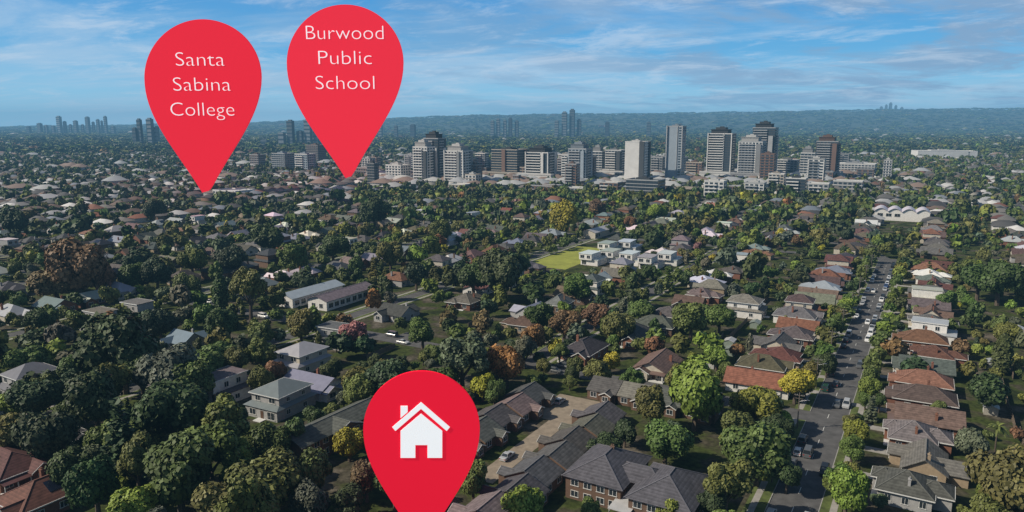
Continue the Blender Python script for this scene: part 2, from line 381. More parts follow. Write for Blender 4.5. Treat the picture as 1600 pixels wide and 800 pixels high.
def proto(kind):
    if kind in PROTO: return PROTO[kind]
    wl, rf, fa, pr = MB(), MB(), MB(), MB(); ln = []; wins = []; doors = []; chim = None; solar = None; vr = None; dims = (10, 15)
    def sides(w_, y0, y1, z, n_, ww=1.5, wh=1.3):
        for i in range(n_):
            y = y0+(i+.5)*(y1-y0)/n_
            wins.append((w_, y, z, R(90), ww, wh)); wins.append((-w_, y, z, R(-90), ww, wh))
    if kind == 'hip_cottage':
        wl.box(-5,5,-7,7.5,0,3.2); hip(rf,-5,5,-7,7.5,3.2,.56,.5,ln,fa)
        wl.box(.4,4.6,-9,-7,0,3.2); gable(rf,wl,.4,4.6,-9,-3.5,3.24,.62,.45,'y',ln,fa,(1,0))
        vr = MB().slab([(-5.3,-9.2,2.5),(.2,-9.2,2.5),(.2,-7.0,2.95),(-5.3,-7.0,2.95)],.1); pr.box(-5.2,.3,-9.1,-7,0,.35); pr.box(-5.1,-4.95,-9,-8.85,.35,2.45); pr.box(-.1,.05,-9,-8.85,.35,2.45); pr.box(-2.6,-2.45,-9,-8.85,.35,2.45)
        wins += [(2.5,-9,1,0,2.2,1.4), (-3.4,-7,1,0,1.6,1.4), (-2,7.5,1,R(180),1.6,1.3)]; doors.append((-.9,-7,.35,0)); sides(5,-6,7,1,3)
        chim = (-3,1,4.6); solar = [(1.2,-1,3.2+(5.5-1.2)*.56+.12),(3.6,-1,3.2+(5.5-3.6)*.56+.12),(3.6,4,3.2+(5.5-3.6)*.56+.12),(1.2,4,3.2+(5.5-1.2)*.56+.12)]; dims = (11, 17.5)
    elif kind == 'hip_house':
        wl.box(-5.5,5.5,-6.5,5,0,3); hip(rf,-5.5,5.5,-6.5,5,3,.45,.6,ln,fa)
        wl.box(-4,2.5,5,9,0,2.8); hip(rf,-4,2.5,1.5,9,2.86,.42,.5,ln,fa)
        wl.box(-5,-.6,-8,-6.5,0,2.96); hip(rf,-5,-.6,-8,-3.5,2.96,.45,.6,ln,fa)
        wins += [(-2.8,-8,.9,0,2.4,1.5), (2.8,-6.5,.9,0,2,1.5), (-1,9,.9,R(180),2,1.3)]; doors.append((.6,-6.5,.2,0)); sides(5.5,-6,5,1,3); pr.box(-.5,3,-8,-6.52,0,.2)
        chim = (3.4,0,3.4); dims = (12, 18)
    elif kind == 'gable_bungalow':
        wl.box(-5,5,-7,8,0,3); gable(rf,wl,-5,5,-7,8,3,.5,.7,'y',ln,None)
        wl.box(-4.6,0,-9,-7,0,2.9); gable(rf,wl,-4.6,.2,-9,-5,2.8,.5,.6,'y',ln,fa,(1,0))
        pr.box(.4,4.8,-9,-7,0,.3); pr.box(4.3,4.7,-8.9,-8.5,.3,2.5); vr = MB().slab([(.7,-9.3,2.5),(5.2,-9.3,2.5),(5.2,-7.03,2.8),(.7,-7.03,2.8)],.1)
        wins += [(-2.3,-9,.9,0,2.4,1.4), (3.2,-7,.9,0,1.6,1.4), (0,8,1,R(180),2,1.3)]; doors.append((1.4,-7,.3,0)); sides(5,-6.5,7.5,1,3); chim = (3.6,2,3.2); dims = (11.4, 18)
    elif kind == 'cross_gable':
        wl.box(-6,6,-4.5,4.5,0,3); gable(rf,wl,-6,6,-4.5,4.5,3,.6,.5,'x',ln,None)
        wl.box(-5,-.8,-7.5,-4.5,0,3); gable(rf,wl,-5,-.8,-7.5,0,3.03,.6,.5,'y',ln,fa,(1,0)); wl.box(-3,4,4.5,9,0,2.7); gable(rf,wl,-3,4,1,9,2.75,.45,.5,'y',ln,None,(0,1))
        wins += [(-2.9,-7.5,.9,0,2,1.5),(3.2,-4.5,.9,0,2.4,1.5),(.5,9,.9,R(180),2,1.4)]; doors.append((.4,-4.5,.1,0)); sides(6,-4,4,1,2); chim = (4.4,.8,4.4); dims = (13, 17.5)
    elif kind == 'two_storey':
        wl.box(-5.5,5.5,-7,7,0,3); wl.box(-4.8,4.8,-5.4,6.2,3,6); hip(rf,-4.8,4.8,-5.4,6.2,6,.45,.55,ln,fa)
        q = 3.02; rf.poly([(-6,-7.5,q),(6,-7.5,q),(4.82,-5.42,q+.8),(-4.82,-5.42,q+.8)]); rf.poly([(6,-7.5,q),(6,7.5,q),(4.82,6.22,q+.8),(4.82,-5.42,q+.8)]); rf.poly([(6,7.5,q),(-6,7.5,q),(-4.82,6.22,q+.8),(4.82,6.22,q+.8)]); rf.poly([(-6,7.5,q),(-6,-7.5,q),(-4.82,-5.42,q+.8),(-4.82,6.22,q+.8)])
        wins += [(-2.6,-5.4,4.1,0,1.8,1.4),(2.4,-5.4,4.1,0,2.2,1.4),(-3,-7,.8,0,2.2,1.6),(3.4,-7,.4,0,2.6,2),(0,6.2,4.1,R(180),1.8,1.3)]; doors.append((.3,-7,.1,0)); sides(4.8,-5,6,4.1,2,1.3,1.2); sides(5.5,-6,6,1,2); pr.box(-1,1.6,-9,-7.02,0,.2); dims = (12, 15)
    elif kind == 'modern_house':
        wl.box(-5,5,-6,7,0,3.1); wl.box(-5.4,2,-7.2,4,3.1,6.3); rf.box(-5.7,2.3,-7.5,4.3,6.3,6.55); rf.box(2.02,5.3,-6.3,7.3,3.12,3.34); rf.box(-5.3,2.02,4.02,7.3,3.12,3.34)
        for a, b_ in (((-5.7,-7.52,6.6),(2.3,-7.52,6.6)),((2.32,-7.5,6.6),(2.32,4.3,6.6)),((-5.72,-7.5,6.6),(-5.72,4.3,6.6))): fa.beam(a,b_,.1,.32)
        wins += [(-3.5,-7.2,4,0,2.4,1.7),(.2,-7.2,4,0,2,1.7),(-3,-6,.5,0,2.6,2.1),(3,-6,.4,0,2.6,2.2),(2,-3,4,R(90),1.5,1.5),(2,1,4,R(90),1.5,1.5),(-5.4,-3,4,R(-90),1.6,1.5),(-5.4,1,4,R(-90),1.6,1.5),(5,-2,1,R(90),1.6,1.3),(5,3,1,R(90),1.6,1.3)]; doors.append((.2,-6,.1,0)); dims = (11.5, 15)
    elif kind == 'flats':
        H_ = 4.9
        wl.box(-13,-1.2,-8,8,0,H_); hip(rf,-13,-1.2,-8,8,H_,.50,.7,ln); wl.box(1.2,13,-10,5.5,0,H_); hip(rf,1.2,13,-10,5.5,H_,.50,.7,ln); wl.box(-1.2,1.2,-4,3.5,0,H_); hip(rf,-6,6,-4,3.5,H_+.04,.46,.5,ln)
        for z in (.7, 3.1):
            for x in (-11,-8.2,-5.4,-2.8): wins.append((x,-8,z,0,1.7,1.3))
            for x in (3,5.8,8.6,11.2): wins.append((x,-10,z,0,1.7,1.3))
            for y in (-7,-3.5,0,3.5): wins.append((13,y,z,R(90),1.5,1.2)); wins.append((-13,y+2,z,R(-90),1.5,1.2))
        doors += [(0,-4,0,0)]; chim = (-7,2,6.5); vr = MB().slab([(-2.2,-12,2.6),(2.2,-12,2.6),(2.2,-4.05,2.8),(-2.2,-4.05,2.8)],.12); pr.box(-2,-1.85,-11.9,-11.75,0,2.5); pr.box(1.85,2,-11.9,-11.75,0,2.5); dims = (27, 21)
    elif kind == 'long_block':
        wl.box(-13,13,-4.2,4.2,0,5.2); gable(rf,wl,-13,13,-4.2,4.2,5.2,.42,.5,'x',ln); wl.box(-4,4,-5.6,-4.2,0,5.1); gable(rf,wl,-4,4,-5.6,0,5.2,.4,.4,'y',ln,fa,(1,0))
        for z in (.9, 3.5):
            for x in (-11.5,-8.8,-6.1,6.1,8.8,11.5): wins.append((x,-4.2,z,0,1.7,1.3)); wins.append((x,4.2,z,R(180),1.7,1.3))
            for x in (-2.4,2.4): wins.append((x,-5.6,z,0,1.7,1.3))
            wins.append((13,-1.5,z,R(90),1.4,1.2))
        doors.append((0,-5.6,0,0)); dims = (27, 11)
    elif kind == 'school_block':
        wl.box(-15,15,-5,5,0,4.4); gable(rf,wl,-15,15,-5,5,4.4,.32,.8,'x',ln)
        for x in (-12.5,-9,-5.5,-2,2,5.5,9,12.5): wins.append((x,-5,1,0,2.6,2)); wins.append((x,5,1,R(180),2.6,2))
        wins.append((15,-2,1,R(90),2,1.8)); wins.append((15,2,1,R(90),2,1.8)); doors.append((0,-5,0,0)); dims = (31, 12)
    elif kind == 'villa_unit':
        wl.box(-4.1,4.1,-4.8,4.8,0,2.8); gable(rf,wl,-4.1,4.1,-4.8,4.8,2.8,.48,.3,'x',ln); wl.box(.4,3.4,-6.6,-4.8,0,2.7); gable(rf,wl,.4,3.4,-6.6,-2,2.7,.5,.3,'y',ln,fa,(1,0))
        wins += [(-2.3,-4.8,.9,0,1.8,1.4),(1.9,-6.6,.9,0,1.7,1.3),(-2.3,4.8,.9,R(180),1.6,1.3),(2,4.8,.9,R(180),1.6,1.3),(4.1,0,1,R(90),1.2,1.1)]; doors.append((-.5,-4.8,0,0)); dims = (8.2, 10.5)
    elif kind == 'vault_hall':
        wl.box(-19,19,-11,11,0,7); ns = 10
        for b_ in range(4):
            x0 = -19.5+b_*9.75; pts = [(x0+i*9.7/ns, 7+2.6*math.sin(math.pi*i/ns)) for i in range(ns+1)]
            for (xa, za), (xb, zb) in zip(pts, pts[1:]): rf.slab([(xa,-12,za+.15),(xb,-12,zb+.15),(xb,12,zb+.15),(xa,12,za+.15)],.14)
            for q in (-11.02, 11.02): wl.poly([(p[0],q,p[1]) for p in pts])
        for x in (-15,-9,-3,3,9,15): wins.append((x,-11,3.2,0,4,2.4))
        doors.append((0,-11.02,0,0)); dims = (40, 24)
    cap = MB()
    for a, b_ in ln: cap.beam((a[0],a[1],a[2]+.07), (b_[0],b_[1],b_[2]+.07), .26, .1)
    d = dict(wall=wl.mesh('wall', M['wall']), roof=rf.mesh('roof', M['tile']), gutter=fa.mesh('gutter' if kind in ('hip_cottage','hip_house','two_storey','modern_house') else 'barge_board', M['trim']) if fa.v else None, cap=cap.mesh('ridge_cap', M['ridge']) if cap.v else None,
             porch=pr.mesh('porch', M['trim']) if pr.v else None, vr=vr.mesh('verandah_roof', M['metal']) if vr else None,
             solar=MB().slab(solar,.07).mesh('solar_panel', M['solar']) if solar else None, wins=wins, doors=doors, chim=chim, dims=dims)
    PROTO[kind] = d; return d
def build_house(name, kind, X, Y, rz, roofc, wallc, metal, label, cat, group, lod, solar=False, chim=True, sc=None):
    p = proto(kind); t = ob(name, None, None, (X, Y, 0), rz, scale=sc); tag(t, label, cat, group)
    ob('wall', p['wall'], t, color=wallc)
    r_ = ob('roof', p['roof'], t, color=roofc, mat=M['metal'] if metal else None)
    if lod < 2:
        if p['cap'] and not metal: ob('ridge_cap', p['cap'], r_, color=tuple(min(1, c*1.25+.015) for c in roofc))
        if p['gutter']: ob(p['gutter'].name.split('.')[0], p['gutter'], r_)
        for (x, y, z, q) in p['doors']: ob('door', door_me, t, (x, y, z), q)
        if p['vr']: ob('verandah_roof', p['vr'], t, color=(.45,.45,.45) if kind == 'flats' else roofc)
        if p['porch']: ob('porch', p['porch'], t)
    if p['chim'] and chim: ob('chimney', chim_me, r_, p['chim'], color=wallc if max(wallc) < .4 else (.22,.1,.07))
    if solar and p['solar']: ob('solar_panel', p['solar'], r_)
    for (x, y, z, q, ww, wh) in (p['wins'] if lod < 2 else p['wins'][:3]):
        a, b_, c = win_mesh(ww, wh)
        if lod == 0: o = ob('window', a, t, (x, y, z), q); ob('pane', b_, o)
        else: ob('window', c, t, (x, y, z), q)
    return t
RC = {'terracotta':[(.20,.086,.055),(.17,.075,.052),(.22,.105,.07)], 'brown':[(.12,.082,.065),(.10,.072,.056),(.14,.102,.082)], 'dark red':[(.12,.052,.045),(.10,.044,.040)], 'grey':[(.14,.132,.124),(.11,.106,.102),(.17,.158,.145)],
      'charcoal':[(.055,.055,.057),(.075,.072,.07)], 'slate grey':[(.10,.096,.092),(.088,.085,.083)], 'pale grey':[(.36,.36,.36),(.30,.305,.31)], 'white':[(.58,.57,.55)], 'blue grey':[(.15,.175,.205),(.19,.21,.24)]}
WCOL = {'red brick':[(.20,.095,.062),(.17,.08,.055)], 'brown brick':[(.14,.09,.064)], 'blond brick':[(.31,.24,.165)], 'cream':[(.45,.41,.34)], 'white':[(.62,.60,.57)], 'grey':[(.32,.315,.31)]}
KW = {'hip_cottage':'hip-roofed cottage','hip_house':'hip-roofed house','gable_bungalow':'gabled bungalow','cross_gable':'cross-gabled house','two_storey':'two-storey house','modern_house':'flat-roofed house'}
TOP = {'v+':R(60), 'v-':R(-120), 'u-':R(-30), 'u+':R(150)}
HOUSES = []; HERO = []
def add_house(u, v, face, kind, rc, wc, label=None, name='house', cat='house', group=None, row=None, metal=None, solar=False, force=False, chim=True, jr=.05):
    w_, d_ = proto(kind)['dims']
    a, b_ = (w_, d_) if face[0] == 'v' else (d_, w_)
    RECT.append((u-a/2, u+a/2, v-b_/2, v+b_/2))
    X, Y = XY(u, v)
    if metal is None: metal = rc in ('pale grey','white','blue grey')
    if force:
        q = proj(X, Y, 4); HERO.append((q[0], q[1], math.hypot(X, Y), F/q[2]*max(w_, d_)*.42))
    HOUSES.append(dict(u=u, v=v, X=X, Y=Y, rz=TOP[face]+rnd.uniform(-jr,jr), kind=kind, rc=rc, wc=wc, label=label, name=name, cat=cat, group=group, row=row, metal=metal, solar=solar, d=(math.hypot(X, Y) if not force else 0), face=face, chim=chim))
def hp(px, py, face, kind, rc, wc, label, **k):
    u, v = UV(*G(px, py)); add_house(u, v, face, kind, rc, wc, label, force=True, **k)
hp(75, 790, 'u-', 'hip_cottage', 'dark red', 'red brick', 'red-tiled brick house with solar panels in the bottom left corner', solar=True)
hp(15, 745, 'v+', 'hip_cottage', 'dark red', 'red brick', 'red-tiled brick house behind the solar panel house at left edge')
hp(440, 640, 'u-', 'two_storey', 'blue grey', 'grey', 'blue-grey two-storey house with pale walls in front of the cream house')
hp(362, 618, 'u-', 'modern_house', 'grey', 'white', 'white flat-roofed house left of the blue-grey two-storey house')
hp(472, 575, 'u-', 'two_storey', 'pale grey', 'cream', 'cream two-storey house with pale hipped roof left of the grey court')
hp(492, 612, 'v+', 'gable_bungalow', 'blue grey', 'white', 'small house with blue-grey gabled roof right of the blue-grey house')
hp(520, 692, 'v+', 'long_block', 'slate grey', 'brown brick', 'long brown brick unit block left of the nearest red marker', name='unit_block', cat='unit block')
hp(1000, 775, 'u-', 'flats', 'slate grey', 'brown brick', 'brick flats with two grey hipped roofs at the bottom centre right', name='unit_block', cat='unit block')
hp(485, 468, 'v-', 'school_block', 'pale grey', 'white', 'long white-walled hall with pale roof, left one of the pair', name='school_hall', cat='hall')
hp(535, 472, 'v-', 'school_block', 'grey', 'white', 'long white-walled hall with grey roof, right one of the pair', name='school_hall', cat='hall')
for i, (a, b_) in enumerate(((928,412),(960,408),(990,412),(1018,418),(1048,412),(955,395),(985,392))):
    hp(a, b_, 'u-', 'modern_house', ['white','pale grey'][i % 2], 'white', f'white flat-roofed townhouse beside the bright lawn, {nth(i+1)} of seven', name='townhouse', cat='townhouse', group='white townhouses right of the lawn')
hp(1408, 343, 'u-', 'vault_hall', 'white', 'white', 'large white hall with four vaulted roof bays at centre right', name='sports_hall', cat='hall')
hp(1165, 492, 'v+', 'two_storey', 'grey', 'white', 'white two-storey house with grey hipped roof left of long street')
hp(1026, 582, 'u-', 'gable_bungalow', 'brown', 'cream', 'brown-roofed gabled bungalow above the side street')
hp(913, 558, 'u-', 'hip_cottage', 'charcoal', 'red brick', 'dark-roofed cottage above the side street near orange trees')
hp(935, 368, 'v+', 'school_block', 'pale grey', 'cream', 'long pale-roofed hall just above the bright lawn', name='hall', cat='hall')
hp(730, 478, 'u-', 'hip_house', 'brown', 'red brick', 'brown hip-roofed house below the dark tree pair at picture centre')
hp(620, 498, 'u-', 'cross_gable', 'charcoal', 'grey', 'charcoal cross-gabled house above the grey court')
for i in range(7):
    add_house(108+i*8.95, -67.0+(.7 if i % 2 else -.4), 'v-', 'villa_unit', ['grey','slate grey','slate grey'][i % 3], 'brown brick', f'gabled villa unit, {nth(i+1)} from front on right of tan driveway', 'villa_unit', 'villa', 'villa units along the driveway', force=True, chim=False, jr=.008)
for i in range(6):
    add_house(120+i*8.95, -89.6+(-.7 if i % 2 else .4), 'v+', 'villa_unit', ['slate grey','grey','slate grey'][i % 3], 'brown brick', f'gabled villa unit, {nth(i+1)} from front on left of tan driveway', 'villa_unit', 'villa', 'villa units along the driveway', force=True, chim=False, jr=.008)
for i in range(4):
    add_house(181.5, -47-i*8.95, 'u-', 'villa_unit', ['grey','slate grey'][i % 2], 'brown brick', f'gabled villa unit near side street, {nth(i+1)} left of the long street', 'villa_unit', 'villa', 'villa units along the driveway', force=True, chim=False, jr=.008)
# lawn
lu, lv = UV(*G(872, 402)); lawn_r = (lu-30, lu+40, lv-19, lv+19)
lawn = MB(); uvquad(lawn, *lawn_r, .012); RECT.append(lawn_r)
for a, b_ in ((850,398),(872,402),(895,398)):
    X, Y = G(a, b_); HERO.append((a, b_, math.hypot(X, Y)-20, 30))
l2u, l2v = UV(*G(285, 466)); uvquad(lawn, l2u-8, l2u+10, l2v-9, l2v+9, .012); RECT.append((l2u-8, l2u+10, l2v-9, l2v+9))
cu_, cv_ = UV(*G(628, 532)); uvquad(crt_mb, cu_-3, cu_+9, cv_-5, cv_+5, .032); RECT.append((cu_-3, cu_+9, cv_-5, cv_+5)); HERO.append((628, 530, 250, 22))
# rows of houses
def over(r_, pad=1.0):
    for q in RECT:
        if r_[0]-pad < q[1] and r_[1]+pad > q[0] and r_[2]-pad < q[3] and r_[3]+pad > q[2]: return True
    return False
first_left = [('gable_bungalow','terracotta','white'),('hip_cottage','brown','red brick'),('hip_house','dark red','blond brick'),('cross_gable','grey','cream'),('hip_house','slate grey','red brick'),('gable_bungalow','terracotta','cream'),('hip_cottage','grey','white'),('two_storey','brown','cream')]
first_right = [('hip_house','slate grey','grey'),('cross_gable','grey','blond brick'),('hip_house','grey','red brick'),('gable_bungalow','brown','red brick'),('hip_cottage','brown','red brick'),('hip_cottage','terracotta','red brick'),('gable_bungalow','slate grey','cream'),('hip_house','dark red','red brick'),('hip_cottage','terracotta','red brick'),('modern_house','white','white'),('hip_house','grey','cream'),('cross_gable','brown','cream'),('gable_bungalow','grey','white')]
kinds = ['hip_cottage','hip_house','gable_bungalow','cross_gable','two_storey','modern_house']
for k in sorted(VS, key=lambda q: abs(q)):
    for s in (-1, 1):
        v0 = VS[k]+s*21.5
        rown = (2*abs(k)+(0 if s > 0 else 1)) if k < 0 else ((1 if s < 0 else 0) if k == 0 else 0)
        side = 'left' if (k < 0 or (k == 0 and s < 0)) else 'right'
        if side == 'right': rown = 1 if k == 0 else 2*k+(0 if s < 0 else 1)
        u = 86.0 if k != 0 else (207.0 if s < 0 else 158.5)
        idx = 0
        while u < 850:
            step = rnd.uniform(12.6, 15.8)
            big = k == 0
            if big: step = rnd.uniform(13.0, 15.2)
            uu, vv = u+rnd.uniform(-.5,.5), v0+(rnd.uniform(-2.4,2.4) if big else rnd.uniform(-4,4))
            X, Y = XY(uu, vv)
            face = 'v+' if s < 0 else 'v-'
            kd = rnd.choices(kinds, [4,4,3,3,2,1.2])[0]
            redzone = vv > -75 and uu < 480
            rc = rnd.choices(list(RC), [3.0,5,1.8,5,3,3,1.4,.8,1] if redzone else [.8,3.0,.6,4.2,3.2,3.4,2.6,1.6,1.6])[0]
            wc = rnd.choices(list(WCOL), [4,3,2,2.4,1.6,1.5])[0]
            if k == 0:
                q = first_left if s < 0 else first_right
                if idx < len(q): kd, rc, wc = q[idx]
                idx += 1
            elif rnd.random() < .05: kd = None
            if kd:
                if kd == 'modern_house': wc = rnd.choice(['white','grey','white']); rc = rnd.choice(['white','pale grey','grey'])
                if not big and rnd.random() < .26: face = rnd.choice(['u-','u+'])
                w_, d_ = proto(kd)['dims']
                a, b_ = (w_, d_) if face[0] == 'v' else (d_, w_)
                if face[0] == 'u': u += 2.5; uu += 2.5; X, Y = XY(uu, vv); step += 2.5
                rct = (uu-a/2, uu+a/2, vv-b_/2, vv+b_/2)
                ok = infr(X, Y) and not over(rct, .2) and not (uu < 186 and -140 < vv < -24)
                if ok and uu < 190 and vv < -135: ok = rnd.random() < .7
                if ok and proj(X, Y)[1] < 318 and 560 < proj(X, Y)[0] < 1360: ok = False
                if ok:
                    add_house(uu, vv, face, kd, rc, wc, row=(rown, side), solar=rnd.random() < .2, jr=.06 if big else .12)
            u += step
HOUSES.sort(key=lambda h: h['d'])
near = HOUSES[:300]; FAR = HOUSES[300:]
rowc = {}
for h in sorted(near, key=lambda h: h['u']):
    if h['row']:
        rowc[h['row']] = rowc.get(h['row'], 0)+1; h['n'] = rowc[h['row']]
fence_me = MB()
for i in range(8): fence_me.box(-7+i*2-.06,-7+i*2+.06,-.05,.05,0,1.75)
fence_me.box(-7,7,-.09,-.055,.05,1.8); fence_me.box(-7,7,.055,.1,.4,.5).box(-7,7,.055,.1,1.3,1.4); fence_me = fence_me.mesh('paling_fence', M['fence'])
shed_w = MB(); shed_r = MB(); shed_w.box(-2,2,-1.6,1.6,0,2.2); gable(shed_r, shed_w, -2, 2, -1.6, 1.6, 2.2, .35, .25, 'x')
shed_wm = shed_w.mesh('wall', M['wall']); shed_rm = shed_r.mesh('roof', M['metal']); sdoor = MB().box(-.6,.6,-.05,0,0,1.9).mesh('door', M['trim'])
for h in near:
    dd = math.hypot(h['X'], h['Y']); lod = 0 if dd < 225 else (1 if dd < 330 else 2)
    lab = h['label']; grp = h['group']; sc = None
    if not lab:
        if h['row'][0] == 1: where = f"on the {h['row'][1]} side of the long street"
        else: where = f"in {nth(h['row'][0])} row {h['row'][1]} of the long street"
        lab = f"{h['rc']}-tiled {KW[h['kind']]}, {nth(h['n'])} from front {where}" if not h['metal'] else f"{h['rc']}-metal {KW[h['kind']]}, {nth(h['n'])} from front {where}"
        if h['kind'] == 'modern_house': lab = f"{h['wc']}-walled {KW[h['kind']]}, {nth(h['n'])} from front {where}"
        grp = 'houses in rows along the streets'
        sc = (rnd.uniform(.84,1.02), rnd.uniform(.78,1.0), rnd.uniform(.94,1.1))
    build_house(h['name'], h['kind'], h['X'], h['Y'], h['rz'], tuple(c*rnd.uniform(.85,1.12) for c in rnd.choice(RC[h['rc']])), rnd.choice(WCOL[h['wc']]), h['metal'], lab, h['cat'], grp, lod, h['solar'], h['chim'], sc)
    if h['row'] and dd < 330 and h['face'][0] == 'v':
        s = 1 if h['face'] == 'v-' else -1
        place = f"behind the {nth(h['n'])} house from front in row {h['row'][0]} {h['row'][1]} of long street"
        fv = h['v']+s*20
        if not over((h['u']-6.9, h['u']+6.9, fv-.2, fv+.2), .2):
            X, Y = XY(h['u'], fv); o = ob('paling_fence', fence_me, None, (X, Y, 0), R(60)); tag(o, 'timber paling fence '+place, 'fence', 'back fences')
        if rnd.random() < .5:
            su_, sv_ = h['u']+rnd.uniform(-4, 4), h['v']+s*15.5
            if not over((su_-2.3, su_+2.3, sv_-2, sv_+2), .3):
                X, Y = XY(su_, sv_); t = ob('garden_shed', None, None, (X, Y, 0), TOP[h['face']]); tag(t, 'small metal-roofed shed '+place, 'shed', 'garden sheds')
                ob('wall', shed_wm, t, color=rnd.choice([(.3,.28,.24),(.4,.4,.38),(.2,.24,.2)])); ob('roof', shed_rm, t, color=rnd.choice([(.4,.4,.4),(.3,.31,.31),(.2,.23,.2)])); ob('door', sdoor, t, (0,-1.6,.02))
                RECT.append((su_-2.3, su_+2.3, sv_-2, sv_+2))
    if h['row'] and dd < 420 and h['face'][0] == 'v' and h['row'][0] == 1:
        s = 1 if h['face'] == 'v-' else -1; q = h['u']+6.6
        a, b_ = sorted((-18.5+s*(HWM+.18), h['v']-s*4)); uvbox(drive, q-1.3, q+1.3, a, b_, 0, .15)
for nm, mb, mt in (('road', road, 'asphalt'), ('side_street', cross, 'asphalt'), ('court', crt_mb, 'asphalt'), ('kerb', kerb, 'kerb'), ('verge', verge, 'grass'), ('footpath', foot, 'concrete'), ('driveway', drive, 'concrete'), ('villa_driveway', tan, 'tanconc'), ('road_marking', mark, 'paint'), ('lawn', lawn, 'lawn')):
    struct(nm, mb.mesh(nm, M[mt]))
# ------------------------------------------------------------------ trees
def cubesphere(n=2):
    V, Fq = [], []
    for ax in range(3):
        for sg in (-1, 1):
            b0 = len(V)
            for i in range(n+1):
                for j in range(n+1):
                    p = [0,0,0]; p[ax] = sg; p[(ax+1) % 3] = -1+2*i/n; p[(ax+2) % 3] = -1+2*j/n
                    l = math.sqrt(sum(c*c for c in p)); V.append([c/l for c in p])
            for i in range(n):
                for j in range(n):
                    a = b0+i*(n+1)+j; Fq.append([a, a+1, a+n+2, a+n+1] if sg < 0 else [a, a+n+1, a+n+2, a+1])
    return np.array(V), np.array(Fq)
def quads(P, Nn, s, rs):
    n = len(P); Nn = Nn/np.linalg.norm(Nn, axis=1)[:, None]
    a = rs.randn(n, 3); t = np.cross(Nn, a); t /= np.linalg.norm(t, axis=1)[:, None]+1e-9; b_ = np.cross(Nn, t)
    s = s[:, None]; k = rs.uniform(.6, 1, (n, 1))
    V = np.stack([P-t*s-b_*s*k, P+t*s-b_*s*k*.6, P+t*s*.8+b_*s*k, P-t*s*.7+b_*s*k], 1).reshape(-1, 3)
    return V, np.arange(4*n).reshape(n, 4)
def crown(seed, nl, nleaf, ls, flat=.75, spread=.62, lob=(.3,.48), core=.86, cn=2, jn=.42):
    rs = np.random.RandomState(seed); cs, rds = [], []
    for i in range(nl):
        d = rs.randn(3); d /= np.linalg.norm(d); d[2] = d[2]*.9+.1
        cs.append(d*rs.uniform(.3, 1)**.5*spread*np.array([1,1,flat])); rds.append(rs.uniform(*lob))
    cs.append(np.array([0,0,.12])); rds.append(.5); cs = np.array(cs); rds = np.array(rds); nl += 1
    VV, FF, CC = [], [], []; off = 0; cv, cf = cubesphere(cn)
    area = rds**2/np.sum(rds**2)
    for i in range(nl):
        lf = rs.uniform(.8, 1.2)
        if core:
            V = cv*rds[i]*core*rs.uniform(.9, 1.05, (len(cv), 1))+cs[i]; VV.append(V); FF.append(cf+off); CC.append(np.full(len(cf), .62*lf)*rs.uniform(.85,1.15,len(cf))); off += len(V)  # dark core: shade inside the crown painted into its colour
        m_ = max(4, int(nleaf*area[i]*1.5)); d = rs.randn(m_, 3); d /= np.linalg.norm(d, axis=1)[:, None]; d = d[d[:, 2] > -.65]
        P = cs[i]+d*(rds[i]*rs.uniform(.84, 1.14, (len(d), 1)))
        ds = np.linalg.norm(P[:, None]-cs[None], axis=2); ins = (ds < rds[None]*.82); ins[:, i] = False
        kp = ~ins.any(1); P = P[kp]; d = d[kp]
        if not len(P): continue
        V, Fq = quads(P, d+jn*rs.randn(len(P), 3)+np.array([0,0,.25]), ls*rs.uniform(.55,1.3,len(P)), rs)
        VV.append(V); FF.append(Fq+off); CC.append(lf*rs.uniform(.76,1.26,len(P))*(.88+.22*d[:, 2])); off += len(V)  # lower-facing leaves darker: underside shade painted into the colour
    return np.concatenate(VV), np.concatenate(FF), np.concatenate(CC)
def pine(seed, nlev, per, ls):     # tiers of drooping boughs, unit radius, height 3.4
    rs = np.random.RandomState(seed); P, D, sh = [], [], []
    for l in range(nlev):
        q = l/nlev; r0 = (1-q)*.95+.06; z = .25+q*3.0
        nb = 7
        for b_ in range(nb):
            g = 2*math.pi*(b_+.5*(l % 2))/nb+rs.uniform(-.2,.2); rr_ = r0*rs.uniform(.8,1.1); f_ = rs.uniform(.75,1.25)
            for i in range(max(2, int(per*r0))):
                t = rs.uniform(.1, 1); P.append([math.cos(g)*rr_*t+rs.normal(0,.05), math.sin(g)*rr_*t+rs.normal(0,.05), z+.18*t*t-.1*t+rs.normal(0,.03)]); D.append([rs.normal(0,.4), rs.normal(0,.4), 1]); sh.append(f_*rs.uniform(.7,1.3))
    P = np.array(P); V, Fq = quads(P, np.array(D), ls*rs.uniform(.7,1.2,len(P)), rs); return V, Fq, np.array(sh)
def cypress(seed, n_, ls):
    rs = np.random.RandomState(seed); z = rs.uniform(0,1,n_); g = rs.uniform(0,6.283,n_); r0 = np.sin(np.pi*np.clip(z*.85+.12,0,1))**.7*rs.uniform(.8,1.1,n_)
    P = np.stack([np.cos(g)*r0, np.sin(g)*r0, .15+z*4.6], 1); D = np.stack([np.cos(g), np.sin(g), .4+0*g], 1)+.4*rs.randn(n_,3)
    V, Fq = quads(P, D, ls*rs.uniform(.7,1.3,n_), rs); sh = rs.uniform(.6,1.3,n_)
    cv, cf = cubesphere(3); V2 = cv*np.array([.78,.78,2.2])+np.array([0,0,2.4]); return np.concatenate([V, V2]), np.concatenate([Fq, cf+len(V)]), np.concatenate([sh, np.full(len(cf), .5)])  # core quads darker: inner shade put into the colour
